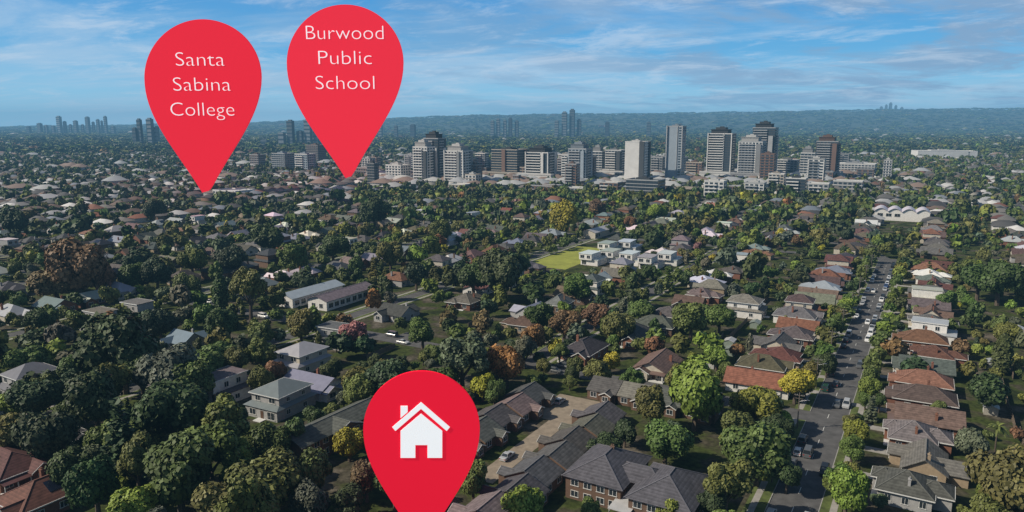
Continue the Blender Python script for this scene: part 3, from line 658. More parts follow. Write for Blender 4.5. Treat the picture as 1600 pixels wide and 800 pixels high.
def palm(seed):
    rs = np.random.RandomState(seed); V, Fq, sh = [], [], []
    for i in range(20):
        g = rs.uniform(0, 6.283); el = rs.uniform(-.2, 1.0); pts = []
        for j in range(6):
            t = j/5; rr_ = t*math.cos(el*.6); zz_ = t*math.sin(el)*.9-.55*t*t; wd = .11*(1-abs(t-.4))*1.2
            px_, py_ = math.cos(g)*rr_, math.sin(g)*rr_; nx, ny = -math.sin(g)*wd, math.cos(g)*wd
            pts += [[px_+nx, py_+ny, zz_], [px_-nx, py_-ny, zz_]]
        o_ = len(V); V += pts
        for j in range(5): Fq.append([o_+2*j, o_+2*j+1, o_+2*j+3, o_+2*j+2]); sh.append(rs.uniform(.7,1.3))
    return np.array(V), np.array(Fq), np.array(sh)
CROWN = {'round': [], 'gum': [], 'pine': [], 'cypress': [], 'palm': []}
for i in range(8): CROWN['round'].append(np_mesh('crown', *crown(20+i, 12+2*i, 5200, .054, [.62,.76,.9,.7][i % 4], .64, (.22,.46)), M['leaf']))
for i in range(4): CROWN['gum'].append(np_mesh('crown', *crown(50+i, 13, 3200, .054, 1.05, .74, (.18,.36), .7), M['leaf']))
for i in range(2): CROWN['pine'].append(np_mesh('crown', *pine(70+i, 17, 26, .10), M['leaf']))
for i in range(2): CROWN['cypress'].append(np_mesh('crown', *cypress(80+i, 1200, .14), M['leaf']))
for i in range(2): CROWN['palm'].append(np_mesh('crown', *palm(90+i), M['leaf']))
TRUNK = {}
t = MB(); t.tube((0,0,-.02),(.02,.01,.7),.1,.075); 
for i in range(5):
    g = i*1.257+.3; t.tube((.02,.01,.5+.04*i),(.5*math.cos(g),.5*math.sin(g),1.15),.05,.02,5)
t.tube((.02,.01,.7),(0,0,1.4),.07,.025,5)
TRUNK['round'] = t.mesh('trunk', M['bark']); TRUNK['gum'] = TRUNK['round']
TRUNK['pine'] = MB().tube((0,0,-.02),(0,0,3.2),.08,.02).mesh('trunk', M['bark'])
TRUNK['cypress'] = MB().tube((0,0,-.02),(0,0,1.5),.14,.1).mesh('trunk', M['bark'])
TRUNK['palm'] = MB().tube((0,0,-.02),(.03,0,1.0),.08,.07).tube((.03,0,1.0),(0,0,2.3),.07,.055).mesh('trunk', M['bark'])
HC = {'round': 1.08, 'gum': 1.3, 'pine': 0, 'cypress': 0, 'palm': 2.3}
TC = {'dark green': [(.050,.074,.023),(.060,.082,.025),(.044,.066,.027)], 'olive green': [(.112,.124,.032),(.122,.128,.036)], 'mid green': [(.084,.118,.028),(.095,.124,.032)], 'bright green': [(.15,.19,.032),(.165,.195,.036)], 'grey-green': [(.105,.124,.074),(.095,.11,.068)],
      'orange-brown': [(.23,.118,.038),(.20,.108,.044)], 'pink': [(.32,.16,.13)], 'rust brown': [(.15,.09,.045),(.16,.10,.052)], 'yellow-green': [(.28,.265,.03)]}
TREES = []
def hero(px, py, r, kind, c):
    z = 7.0
    for _ in range(3):
        X, Y = G(px, py, z); rm = r/F*proj(X, Y, z)[2]
        z = rm*(HC[kind] or 1.6)
    TREES.append(dict(X=X, Y=Y, r=rm, kind=kind, c=c, hero=True))
D_, O_, MG, BG, GG, OR, PK, RB, YG = list(TC)
for q in [(190,555,60,'round',D_),(262,582,50,'round',GG),(112,575,30,'round',MG),(55,620,40,'round',D_),(150,640,50,'round',D_),(270,645,64,'round',D_),(350,655,50,'gum',O_),(190,700,42,'pine',D_),(70,690,46,'round',D_),(280,745,64,'round',D_),(415,750,64,'round',MG),(345,790,54,'round',O_),(490,745,38,'round',MG),(545,695,26,'round',YG),(482,792,34,'round',GG),(572,748,36,'round',RB),(215,800,44,'round',BG),(150,770,44,'round',D_),
          (120,425,46,'round',RB),(85,437,36,'round',RB),(155,430,32,'round',OR),(345,470,11,'cypress',D_),(390,462,30,'gum',O_),(205,432,25,'round',D_),(245,430,25,'round',D_),(360,402,28,'round',D_),(300,410,26,'round',O_),(552,522,22,'round',PK),(722,560,44,'gum',GG),(690,590,30,'round',D_),(792,572,34,'round',OR),(882,502,28,'round',RB),(843,492,24,'round',D_),(965,508,30,'round',O_),(1080,500,32,'round',O_),(1125,492,28,'round',MG),(1150,548,14,'round',OR),(990,590,20,'gum',MG),(1088,622,50,'round',BG),(1182,628,44,'round',BG),(1018,640,32,'round',O_),(1040,690,38,'round',MG),(1180,705,54,'round',MG),(1135,755,46,'gum',O_),(945,695,28,'round',D_),(820,792,36,'round',BG),(1050,800,28,'round',BG),
          (1572,768,58,'round',O_),(1545,608,38,'round',D_),(1565,565,13,'cypress',D_),(1562,440,36,'round',D_),(1530,435,32,'round',D_),(1310,752,28,'gum',O_),(1292,572,18,'round',D_),(780,432,38,'round',D_),(740,432,34,'round',D_),(905,445,28,'round',MG),(455,405,26,'round',MG),(985,348,12,'round',OR),(935,325,16,'round',RB),(880,345,24,'round',YG),(420,370,28,'round',D_),(585,335,26,'round',D_),(525,300,16,'gum',D_),(690,360,24,'round',O_),(1025,330,18,'round',BG),(560,600,28,'round',O_),(620,585,28,'round',MG),(470,510,26,'round',O_),(345,510,30,'round',D_),(290,450,20,'round',O_),(1465,640,14,'round',MG),(835,455,18,'round',D_),(1120,560,20,'round',BG),(1480,470,18,'round',MG),(1575,520,22,'round',O_),(1230,745,26,'round',D_),
          (930,490,26,'round',RB),(830,530,24,'round',OR),(1000,480,24,'round',MG),(660,520,24,'round',MG),(40,560,32,'round',MG),(310,560,26,'round',O_),(20,680,36,'round',O_),(110,740,36,'round',D_),(380,700,38,'round',MG),(230,690,32,'round',O_),(455,690,28,'round',D_),(600,700,26,'round',D_),
          (925,800,24,'round',MG),(1110,790,28,'round',D_),(1150,660,30,'round',MG),(1215,670,28,'round',D_),(1060,590,20,'round',MG),(650,430,24,'round',D_),(520,385,26,'round',D_),(610,400,22,'round',O_),(250,510,26,'round',D_),(410,520,22,'round',MG),(60,500,26,'round',D_),(25,350,24,'round',D_),(240,330,18,'round',D_)]:
    hero(*q)
for u in np.arange(150, 440, 9.5):
    for v in (-10.9, -26.1):
        if rnd.random() < .8 and abs(u-194) > 7:
            X, Y = XY(u+rnd.uniform(-3,3), v+rnd.uniform(-.4,.4)); TREES.append(dict(X=X, Y=Y, r=rnd.uniform(2.2,4.4 if u > 240 else 3.8), kind='round', c=rnd.choice([O_,MG,D_,BG,MG]), street=True))
RA = np.array(RECT)
rs = np.random.RandomState(5)
def free(u, v, r):
    k = min(r*.2, .9)
    return not np.any((u > RA[:,0]-k) & (u < RA[:,1]+k) & (v > RA[:,2]-k) & (v < RA[:,3]+k))
def dn(u, v):
    return .5+.27*math.sin(u*.047+1.7*math.sin(v*.021))+.27*math.sin(v*.056+1.3*math.sin(u*.03)+2)
def pickc(px, py):
    if px < 620: return rnd.choices(list(TC), [5.2,3.8,4.6,1.5,2,.1,.02,.2,.14])[0]
    return rnd.choices(list(TC), [3.8,4,4.2,2.2,1.5,.25,.03,.3,.2])[0]
grid = {}
def gkey(X, Y): return int(X//14), int(Y//14)
for t_ in TREES: grid.setdefault(gkey(t_['X'], t_['Y']), []).append((t_['X'], t_['Y'], t_['r']))
cand = []
for k in VS:
    if k == 0: continue
    for s in (-1, 1):
        for u in np.arange(80, 640, 8.8):
            if rs.rand() < .68: cand.append((u+rs.uniform(-2,2), VS[k]+s*(HWS+rs.uniform(.9,2.2)), rs.uniform(2.3,4.7)))
for c in CR[:2]:
    for s in (-1, 1):
        for v in np.arange(-700, -30, 9):
            if rs.rand() < .58: cand.append((c+s*(HWC+rs.uniform(1,2.4)), v+rs.uniform(-2,2), rs.uniform(2.3,4.5)))
for i in range(34000):
    cand.append((rs.uniform(70, 860), rs.uniform(-820, 400), None))
for i, (u, v, r) in enumerate(cand):
    X, Y = XY(u, v)
    if not infr(X, Y, 140, 170): continue
    d = math.hypot(X, Y)
    if d > 780: continue
    px, py, dep = proj(X, Y, 5)
    left = px < 560 and py > 560
    right = px > 1190 and py > 380
    belt = 560 < px < 1360 and 296 < py < 340
    if r is None:
        if left: r = rs.uniform(3.4, 7.0)
        elif belt: r = rs.uniform(3.2, 6.4)
        else: r = rs.uniform(1.7, 4.3) if rs.rand() < .76 else rs.uniform(4.3, 7.0)
        if rs.rand() < .22: r *= .65
        if right: r *= .72
        pr_ = 1 if left or belt else (.6 if right else .66)*(.22+1.5*dn(u, v))
        if rs.rand() > pr_: continue
        if not free(u, v, r): continue
    elif right and rs.rand() < .3: continue
    kx, ky = gkey(X, Y); bad = False
    sf = .54 if left or belt else (.70 if right else .70)
    for a in (-1,0,1):
        for b_ in (-1,0,1):
            for (x2, y2, r2) in grid.get((kx+a, ky+b_), ()):
                if (X-x2)**2+(Y-y2)**2 < ((r+r2)*sf)**2: bad = True
    if bad: continue
    rp = F/dep*r; pc, qc, _ = proj(X, Y, r*1.1)
    for (hx, hy, hd, hr) in HERO:
        if d < hd+4 and abs(pc-hx) < rp*.8+hr*.7 and abs(qc-hy) < rp*.8+hr*.5: bad = True; break
    if bad: continue
    if (abs(px-321) < 20 and 300 < py < 322) or (abs(px-544) < 20 and 276 < py < 298): continue
    if u < 440 and abs(v+18.5) < HWM+r*.5: continue
    grid.setdefault((kx, ky), []).append((X, Y, r))
    kd = rnd.choices(['round','gum','cypress','pine','palm'], [8,2.2,.3,.15,.25])[0]
    if kd in ('cypress','palm'): r = min(r, 2.4)*(.55 if kd == 'cypress' else 1)
    if kd == 'pine': r = min(r, 4)
    TREES.append(dict(X=X, Y=Y, r=r, kind=kd, c=pickc(px, py)))
for t_ in TREES: t_['d'] = math.hypot(t_['X'], t_['Y'])*(0.35 if t_.get('hero') else 1)*(1 if t_['r'] > 2 else 1.25)
TREES.sort(key=lambda q: q['d'])
nt_, ft_ = TREES[:300], TREES[300:]
cnt = {}
LOOK = {'round':'round', 'gum':'open-crowned', 'pine':'tiered pine', 'cypress':'slender columnar', 'palm':'palm'}
for t_ in sorted(nt_, key=lambda q: UV(q['X'], q['Y'])[0]):
    u, v = UV(t_['X'], t_['Y']); sidx = round((v+18.5)/44)
    if t_.get('street'):
        key = ('street', v > -18.5)
        where = f"on the {'right' if v > -18.5 else 'left'} verge of long street"
    else:
        key = sidx
        where = ('beside the long street' if sidx == 0 else f"in {nth(abs(sidx))} garden strip {'left' if sidx < 0 else 'right'} of long street")
    cnt[key] = cnt.get(key, 0)+1
    nm = {'pine':'pine_tree','palm':'palm_tree','cypress':'cypress_tree'}.get(t_['kind'], 'tree')
    size = 'large' if t_['r'] > 4.6 else ('small' if t_['r'] < 2.8 else 'mid-sized')
    o = ob(nm, None, None, (t_['X'], t_['Y'], 0), rnd.uniform(0, 6.28), scale=(t_['r']*rnd.uniform(.9,1.1), t_['r']*rnd.uniform(.9,1.1), t_['r']*rnd.uniform(.85,1.3)))
    tag(o, f"{size} {t_['c']} {LOOK[t_['kind']]} tree, {nth(cnt[key])} from front {where}", 'tree', 'garden and street trees')
    ob('trunk', TRUNK[t_['kind']], o)
    c = tuple(x*rnd.uniform(.88,1.15) for x in rnd.choice(TC[t_['c']]))
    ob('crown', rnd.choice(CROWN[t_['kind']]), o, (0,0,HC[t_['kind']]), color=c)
# far trees as one mass
def replicate(tpl, pos, rot, scl, col):
    tv, tf, tcl = tpl; n_ = len(pos)
    V = tv[None]*scl[:, None]; c, s = np.cos(rot)[:, None], np.sin(rot)[:, None]
    V = np.stack([V[...,0]*c-V[...,1]*s, V[...,0]*s+V[...,1]*c, V[...,2]], -1)+pos[:, None]
    Fq = tf[None]+(np.arange(n_)*len(tv))[:, None, None]
    Cc = tcl[None, :, None]*col[:, None]
    return V.reshape(-1,3), Fq.reshape(-1,4), Cc.reshape(-1,3)
def lift(tpl, z): return tpl[0]+np.array([0,0,z]), tpl[1], tpl[2]
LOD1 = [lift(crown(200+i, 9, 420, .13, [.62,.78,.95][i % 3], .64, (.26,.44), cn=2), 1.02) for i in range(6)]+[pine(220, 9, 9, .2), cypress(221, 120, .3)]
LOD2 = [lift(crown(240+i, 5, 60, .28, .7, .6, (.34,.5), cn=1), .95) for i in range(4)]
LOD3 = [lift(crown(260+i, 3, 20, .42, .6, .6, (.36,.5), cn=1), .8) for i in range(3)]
acc = []
def addset(tpls, items):
    for ti in range(len(tpls)):
        it = [q for q in items if q[4] == ti]
        if not it: continue
        A = np.array([q[:4] for q in it]); Cc = np.array([q[5] for q in it]); n_ = len(A)
        Z = np.array([q[6] if len(q) > 6 else 0 for q in it])
        pos = np.stack([A[:,0], A[:,1], Z], 1); sc = np.stack([A[:,2], A[:,2], A[:,3]], 1)
        acc.append(replicate(tpls[ti], pos, rs.uniform(0,6.28,n_), sc, Cc))
def jit(c): return [x*rnd.uniform(.85,1.15) for x in rnd.choice(TC[c])]
it = []; far2 = []; far3 = []; fh = []
for t_ in ft_:
    dd = math.hypot(t_['X'], t_['Y'])
    if dd > 500 and t_['kind'] in ('round','gum'): far2.append((t_['X'], t_['Y'], t_['r'], t_['r']*rnd.uniform(.85,1.25), rnd.randrange(4), jit(t_['c']))); continue
    ti = {'pine':6,'cypress':7}.get(t_['kind'], rnd.randrange(6)); it.append((t_['X'], t_['Y'], t_['r'], t_['r']*rnd.uniform(.85,1.3), ti, jit(t_['c'])))
addset(LOD1, it)
ROOFF = [(.15,.078,.056),(.12,.084,.066),(.14,.13,.12),(.07,.07,.07),(.10,.096,.09),(.30,.30,.30),(.46,.45,.44),(.16,.18,.21),(.15,.135,.12),(.13,.1,.08),(.20,.195,.19)]
for Yr in np.arange(560, 1750, 11.5):
    for Xr in np.arange(-Yr*.76, Yr*.76, 11.5):
        X, Y = Xr+rs.uniform(-5,5), Yr+rs.uniform(-5,5)
        if math.hypot(X, Y) < 775: continue
        px = 800+F*X/Y
        if (abs(px-321) < 18 and Y < 790) or (abs(px-544) < 18 and Y < 990): continue
        q = rs.rand()
        core_ = 850 < Y < 1080 and -.19 < X/Y < .45
        fr_ = Y < 850 and 560 < px < 1360
        k_ = .7+.6*dn(X*.6, Y*.6)
        if q < (.60 if fr_ else (.46*k_ if not core_ else .34)): far2.append((X, Y, rs.uniform(2.8,6.0), rs.uniform(3,6.6), rs.randint(4), jit(pickc(500, 0))))
        elif q < .71 and not core_: fh.append((X, Y, rs.uniform(7.5,12), rs.uniform(8,15), rs.uniform(4.5,7), rnd.choice(ROOFF)))
        elif q < .72: fh.append((X, Y, rs.uniform(15,26), rs.uniform(14,24), rs.uniform(6,12), rnd.choice([(.40,.40,.39),(.32,.33,.34),(.22,.16,.13)])))
addset(LOD2, far2)
for Y0, Y1, st in ((1750, 3200, 26), (3200, 5600, 54), (5600, 9150, 88)):
    for Yr in np.arange(Y0, Y1, st):
        for Xr in np.arange(-Yr*.75, Yr*.75, st):
            X, Y = Xr+rs.uniform(-.48,.48)*st, Yr+rs.uniform(-.48,.48)*st; q = rs.rand(); z = terrain(X, Y)-1 if Y > 4600 else 0
            if q < .60: far3.append((X, Y, st*rs.uniform(.28,.6), rs.uniform(6,10), rs.randint(3), [c*.85 for c in jit(pickc(500, 0))], z))
            elif q < (.72 if Y < 3200 else .67) and Y < 5600: fh.append((X, Y, st*rs.uniform(.35,.65), st*rs.uniform(.3,.5), rs.uniform(5,8), [c*.75 for c in rnd.choice(ROOFF)], R(-30), z))
            elif q < .728 and q > .72 and Y < 6000: fh.append((X, Y, st*rs.uniform(.5,1.0), st*rs.uniform(.4,.8), rs.uniform(8,18), rnd.choice([(.28,.28,.28),(.24,.25,.26),(.32,.30,.28)]), R(-20), z))
addset(LOD3, far3)
o_ = 0; VV, FF, CC = [], [], []
for V, Fq, Cc in acc: VV.append(V); FF.append(Fq+o_); CC.append(Cc); o_ += len(V)
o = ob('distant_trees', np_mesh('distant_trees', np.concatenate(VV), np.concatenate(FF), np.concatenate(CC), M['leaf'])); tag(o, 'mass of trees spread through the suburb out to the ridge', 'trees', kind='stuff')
# far houses as one mass
hv = np.array([(-.5,-.5,0),(.5,-.5,0),(.5,.5,0),(-.5,.5,0),(-.5,-.5,.58),(.5,-.5,.58),(.5,.5,.58),(-.5,.5,.58),
               (-.55,-.55,.575),(.55,-.55,.575),(.55,.55,.575),(-.55,.55,.575),(-.02,-.22,1),(.02,-.22,1),(.02,.22,1),(-.02,.22,1)])
hf = np.array([(0,1,5,4),(1,2,6,5),(2,3,7,6),(3,0,4,7),(8,9,13,12),(9,10,14,13),(10,11,15,14),(11,8,12,15),(12,13,14,15)])
for h in FAR: fh.append((h['X'], h['Y'], 10.5, 14, 6.0 if h['kind'] != 'two_storey' else 8, rnd.choice(RC[h['rc']]), h['rz']))
A = np.array([q[:5] for q in fh]); n_ = len(A); rot = np.array([q[6] if len(q) > 6 else R(-30)+rnd.choice([0, R(90)])+rnd.uniform(-.25,.25) for q in fh])
Zf = np.array([q[7] if len(q) > 7 else 0 for q in fh])
V, Fq, Cc = replicate((hv, hf, np.ones(9)), np.stack([A[:,0], A[:,1], Zf], 1), rot, A[:, 2:5], np.array([q[5] for q in fh]))
Cc = Cc.reshape(n_, 9, 3); wcs = np.array([rnd.choice([(.38,.36,.33),(.25,.2,.15),(.17,.1,.07),(.48,.47,.45),(.28,.28,.28)]) for _ in range(n_)]); Cc[:, :4] = wcs[:, None]
o = ob('distant_houses', np_mesh('distant_houses', V, Fq, Cc.reshape(-1,3), M['farbld'])); tag(o, 'mass of small distant roofs among the trees', 'houses', kind='stuff')
# ------------------------------------------------------------------ towers
def many(name, me, t, items, cap=100, color=None):
    for (x, y, z, rz) in items[:cap]: ob(name, me, t, (x, y, z), rz, color=color)
    rest = items[cap:]
    if rest:
        mb = MB(); vs_ = [tuple(v.co) for v in me.vertices]; fs_ = [list(p.vertices) for p in me.polygons]
        for (x, y, z, rz) in rest:
            c, s = math.cos(rz), math.sin(rz); n0 = len(mb.v)
            mb.v += [(a*c-b_*s+x, a*s+b_*c+y, q+z) for a, b_, q in vs_]; mb.f += [[i+n0 for i in f_] for f_ in fs_]; mb.m += [0]*len(fs_)
        o = ob(name, mb.mesh(name, me.materials[0]), t, color=color); o['kind'] = 'stuff'
def tower(p0, p1, ytop, Y, wall, slab, style, label, name='apartment_tower', cat='tower', group=None, ratio=.8, rot=-30, fl=3.1, panel=None, bay=4.2, podium=False):
    dep = Y*cp+30*sp; X = ((p0+p1)/2-800)/F*dep; A_ = (p1-p0)/F*dep
    rr_ = R(-rot)-math.atan2(X, Y); w_ = A_/(abs(math.cos(rr_))+ratio*abs(math.sin(rr_))); d_ = w_*ratio
    H = max(6, onplane((p0+p1)/2, ytop, Y)[1]); step_ = H > 42 and 'blank' not in style
    if step_: H -= 6.2
    nf = max(2, int(H/fl)); fh_ = H/nf
    t = ob(name, None, None, (X, Y, 0), R(rot)); tag(t, label, cat, group)
    a, b_ = w_/2, d_/2
    ob('wall', MB().box(-a,a,-b_,b_,0,H).mesh('wall', M['facade']), t, color=wall)
    ob('parapet', MB().box(-a-.15,a+.15,-b_-.15,-b_+.2,H,H+1.1).box(-a-.15,a+.15,b_-.2,b_+.15,H,H+1.1).box(-a-.15,-a+.2,-b_+.2,b_-.2,H,H+1.1).box(a-.2,a+.15,-b_+.2,b_-.2,H,H+1.1).mesh('parapet', M['facade']), t, color=slab)
    zt = H
    if step_:
        ob('penthouse', MB().box(-a*.82,a*.6,-b_*.75,b_*.8,H,H+5.6).box(-a*.88,a*.66,-b_*.82,b_*.86,H+5.6,H+6.2).mesh('penthouse', M['facade']), t, color=tuple(c*.55 for c in wall)); zt = H+6.2
    if H > 14: ob('plant_room', MB().box(-a*.5,a*.35,-b_*.5,b_*.45,zt,zt+2.6).box(-a*.2,a*.1,-b_*.2,b_*.2,zt+2.6,zt+3.8).mesh('plant_room', M['facade']), t, color=tuple(c*.7 for c in wall))
    if podium: ob('podium', MB().box(-a*1.5,a*1.45,-b_*1.5,b_*1.3,0,11).box(-a*1.53,a*1.48,-b_*1.54,-b_*1.5-.01,9.6,12).mesh('podium', M['facade']), t, color=tuple(c*.8 for c in slab))
    nb = max(3, int(w_/bay)); nr = max(2, int(d_/(bay+.3)))
    big = 'glass' in style; ws = w_/nb*(.88 if big else .66); wr = d_/nr*(.88 if big else .6); wh = fh_*(.72 if big else .58)
    blank = 'blank' in style
    wm = MB().box(-ws/2,ws/2,-.05,.05,0,wh).mesh('window', M['tglass']); wm2 = MB().box(-wr/2,wr/2,-.05,.05,0,wh).mesh('window', M['tglass'])
    if not blank: many('window', wm, t, [(-a+(i+.5)*w_/nb, -b_, f_*fh_+fh_*.2, 0) for f_ in reversed(range(nf)) for i in range(nb)], 60)
    else: many('window', wm, t, [(a*.72, -b_, f_*fh_+fh_*.2, 0) for f_ in reversed(range(nf))], 60)
    many('window', wm2, t, [(a, -b_+(i+.5)*d_/nr, f_*fh_+fh_*.2, R(90)) for f_ in reversed(range(nf)) for i in range(nr)], 30)
    if 'balc' in style:
        bw = w_*.62; bm_ = MB().box(-bw/2,bw/2,-1.7,-.06,-.12,.12).box(-bw/2,bw/2,-1.7,-1.62,.12,1.05).box(-bw/2,-bw/2+.08,-1.62,-.06,.12,1.05).box(bw/2-.08,bw/2,-1.62,-.06,.12,1.05).mesh('balcony', M['facade'])
        br = d_*.55; bm2 = MB().box(-br/2,br/2,-1.5,-.06,-.12,.12).box(-br/2,br/2,-1.5,-1.42,.12,1.05).mesh('balcony', M['facade'])
        many('balcony', bm_, t, [(-a*.3, -b_, f_*fh_, 0) for f_ in range(1, nf)], 50, slab); many('balcony', bm2, t, [(a, -b_*.3, f_*fh_, R(90)) for f_ in range(1, nf)], 50, slab)
    if 'band' in style:
        bm_ = MB().box(-a-.4,a+.4,-b_-.5,-b_-.06,-.35,.35).box(a+.06,a+.5,-b_-.06,b_+.3,-.35,.35).mesh('floor_band', M['facade'])
        many('floor_band', bm_, t, [(0,0,f_*fh_,0) for f_ in range(1, nf)], 100, slab)
    if 'fin' in style:
        for x in (-a, a): ob('fin', MB().box(-.6,.6,-1.9,-.06,0,H+1.5).mesh('fin', M['facade']), t, (x, -b_, 0), color=slab)
        ob('fin', MB().box(-.4,.4,-.9,-.06,0,H+1).mesh('fin', M['facade']), t, (a*.35, -b_, 0), color=slab)
    if panel:
        x0, x1, pc, hh = panel
        ob('facade_panel', MB().box(x0*a,x1*a,-b_-1.95,-b_-.07,0,H*hh).mesh('facade_panel', M['facade']), t, color=pc)
        ob('facade_panel', MB().box(a+.07,a+1.7,b_*.25,b_*.7,0,H*hh).mesh('facade_panel', M['facade']), t, color=pc)
    return t
WH = (.54,.53,.51); LG = (.32,.325,.33); MGY = (.19,.195,.20); DK = (.055,.06,.066); BR = (.16,.10,.078); CRM = (.36,.32,.27); PB = (.25,.29,.33)
gt = 'towers of the town centre'
for a, pn in [((645,680,222,905,WH,WH,'balc','white balconied tower joined to the left of dark tower behind first marker'),(.55,.95,DK,.9)),
          ((662,697,209,930,DK,LG,'glass balc','dark tower with pale balconies, tallest in the left tower group'),(.5,.9,WH,.8)),
          ((695,739,228,890,WH,WH,'balc fin','broad white tower right of the dark tower in the left group'),(.4,.62,MGY,1.0)),
          ((602,640,258,925,WH,WH,'band','low white apartment block left of the white balconied tower'),None),
          ((768,826,234,985,DK,CRM,'glass band','wide dark slab with cream floor bands right of the white towers'),(-.15,.12,BR,1.02)),
          ((822,871,231,955,DK,WH,'glass balc fin','dark tower edged in white beside the wide banded slab'),(.42,.6,WH,1.0)),
          ((888,926,225,930,PB,LG,'balc','pale blue-grey tower near the middle of the skyline'),(.45,.8,PB,.95)),
          ((925,946,230,1010,LG,WH,'glass band','narrow banded tower behind the pale blue-grey tower'),None),
          ((946,978,235,1000,MGY,WH,'balc','grey tower with white balconies left of the blank white tower'),(.5,.95,DK,.97)),
          ((977,1016,222,905,WH,WH,'blank','white tower with blank left wall and dark right side'),(.5,.98,DK,1.02)),
          ((1042,1071,198,930,PB,LG,'blank fin','tall slim pale grey slab tower standing alone at centre right'),None),
          ((1107,1149,202,985,DK,WH,'glass balc fin','tall dark glass tower with white edges right of slim pale slab'),None),
          ((1155,1196,214,960,WH,LG,'balc','white tower with grey balconies in front of the tallest dark tower'),(.5,.9,MGY,.95)),
          ((1176,1214,193,1015,DK,LG,'glass balc','tallest dark tower of the right group'),(.45,.85,LG,.85)),
          ((1190,1213,241,925,BR,BR,'band','narrow red-brown tower in front of the tallest dark tower'),None),
          ((1253,1276,232,960,LG,WH,'glass band','small grey tower left of the brown tower'),None),
          ((1277,1311,214,990,BR,LG,'glass balc','brown tower, rightmost of the tall towers'),(.5,.9,BR,.96))]:
    tower(*a, group=gt, panel=pn, podium=(a[1]-a[0] > 30 and a[3] > 940))
gm = 'mid-rise blocks around the towers'
for a in [(980,1041,281,760,DK,LG,'glass band','dark modern block with pale floor bands below the blank white tower'),
          (1103,1138,283,730,WH,WH,'balc','small white balconied block right of the dark modern block'),
          (1167,1200,286,735,WH,LG,'balc','white balconied block below the red-brown tower'),
          (1232,1264,279,745,DK,WH,'glass balc','dark block with white balconies right of the white blocks'),
          (1268,1300,287,775,LG,WH,'balc','pale grey block beside the dark balconied block'),
          (1308,1352,283,810,MGY,WH,'band','long banded block at the right end of the town'),
          (1310,1370,256,1080,LG,WH,'band','pale low block behind the brown tower'),
          (424,458,240,1150,PB,LG,'glass band','left pale blue block of the pair between the red markers'),
          (460,492,241,1130,PB,WH,'balc','right pale blue block of the pair between the red markers'),
          (478,508,227,1350,BR,MGY,'band','brown block above the pale blue pair'),
          (389,412,242,1250,BR,LG,'band','small brown block left of the pale blue pair'),
          (545,590,262,1050,BR,LG,'band','low brown block right of the second marker tip'),
          (740,768,262,1000,BR,MGY,'band','low brown block left of the wide banded slab'),
          (575,605,272,960,CRM,WH,'band','low cream block left of the white apartment block'),
          (830,880,290,800,BR,LG,'band','brick mid-rise below the dark white-edged tower'),
          (885,920,294,790,MGY,WH,'balc','grey mid-rise below the pale blue-grey tower'),
          (938,974,285,800,BR,WH,'balc','brick mid-rise left of the dark modern block'),
          (1050,1094,294,770,BR,CRM,'band','brick block between the dark modern block and white block'),
          (700,738,288,830,CRM,WH,'band','cream low-rise below the broad white tower'),
          (1142,1162,291,790,BR,LG,'balc','brown block between the two white balconied blocks'),
          (1204,1230,272,850,CRM,WH,'balc','cream block right of the red-brown tower base'),
          (871,890,248,1060,BR,LG,'balc','narrow brown block between the dark white-edged and blue-grey towers'),
          (1018,1040,246,1040,MGY,LG,'balc','grey block between blank white tower and slim pale slab'),
          (1074,1102,254,1020,BR,CRM,'balc','brown block between slim pale slab and dark glass tower'),
          (1217,1250,250,1050,MGY,WH,'balc','grey block between red-brown tower and small grey tower'),
          (742,764,240,1120,LG,WH,'glass balc','pale tower far behind, left of the wide banded slab'),
          (330,392,302,760,WH,WH,'band','long white low block right of the first marker tip'),
          (1432,1522,236,1560,WH,WH,'blank','very wide white warehouse on the far right')]:
    tower(*a, name='apartment_block', cat='building', group=gm, ratio=.7 if a[0] < 1400 else .4, rot=-30 if a[0] < 1400 else -12)
sk = []
for px in sorted(rnd.uniform(560, 1390) for _ in range(52)):
    sk.append((px, rnd.uniform(840, 1280), rnd.uniform(12, 27)))
for i, (px, Yb, wpx) in enumerate(sk):
    ph = proj((px-800)/F*Yb, Yb, rnd.choice([rnd.uniform(8, 18), rnd.uniform(14, 36)]))[1]
    c = rnd.choice([WH, LG, CRM, BR, MGY, BR, BR, DK]); s_ = rnd.choice([WH, LG, CRM, MGY])
    nmc = {WH:'white', LG:'pale grey', CRM:'cream', BR:'brown brick', MGY:'grey', DK:'dark'}[c]
    tower(px-wpx/2, px+wpx/2, ph, Yb, c, s_, rnd.choice(['band','balc','balc']), f'{nmc} low block, {nth(i+1)} from left among blocks around the tower bases', 'low_block', 'building', 'low blocks around the tower bases', bay=6.5)
# far skylines
gs = 'towers on the far skyline'
def far_tower(p0, p1, yt, Y, c, label):
    dep = Y*cp; X = ((p0+p1)/2-800)/F*dep; w_ = (p1-p0)/F*dep*.75; H = max(15, onplane((p0+p1)/2, yt, Y)[1])
    mb = MB().box(-w_/2,w_/2,-w_*.35,w_*.35,0,H*.96).box(-w_*.3,w_*.3,-w_*.2,w_*.2,H*.96,H)
    n0 = int(min(14, H/12))
    for i in range(n0): mb.box(-w_/2-.3,w_/2+.3,-w_*.35-.4,-w_*.35-.05,(i+.4)*H*.96/n0,(i+.75)*H*.96/n0,1)
    o = ob('skyline_tower', mb.mesh('skyline_tower', [M['facade'], M['tglass']]), None, (X, Y, 0), R(-20), color=c); tag(o, label, 'tower', gs)
fl_ = [(57,66,192),(68,75,195),(79,86,196),(88,97,181),(98,104,189),(107,112,194),(114,122,188),(126,131,194),(133,141,182),(143,148,190),(150,156,186),(157,161,188),(162,168,181),(40,48,197),(172,180,197)]
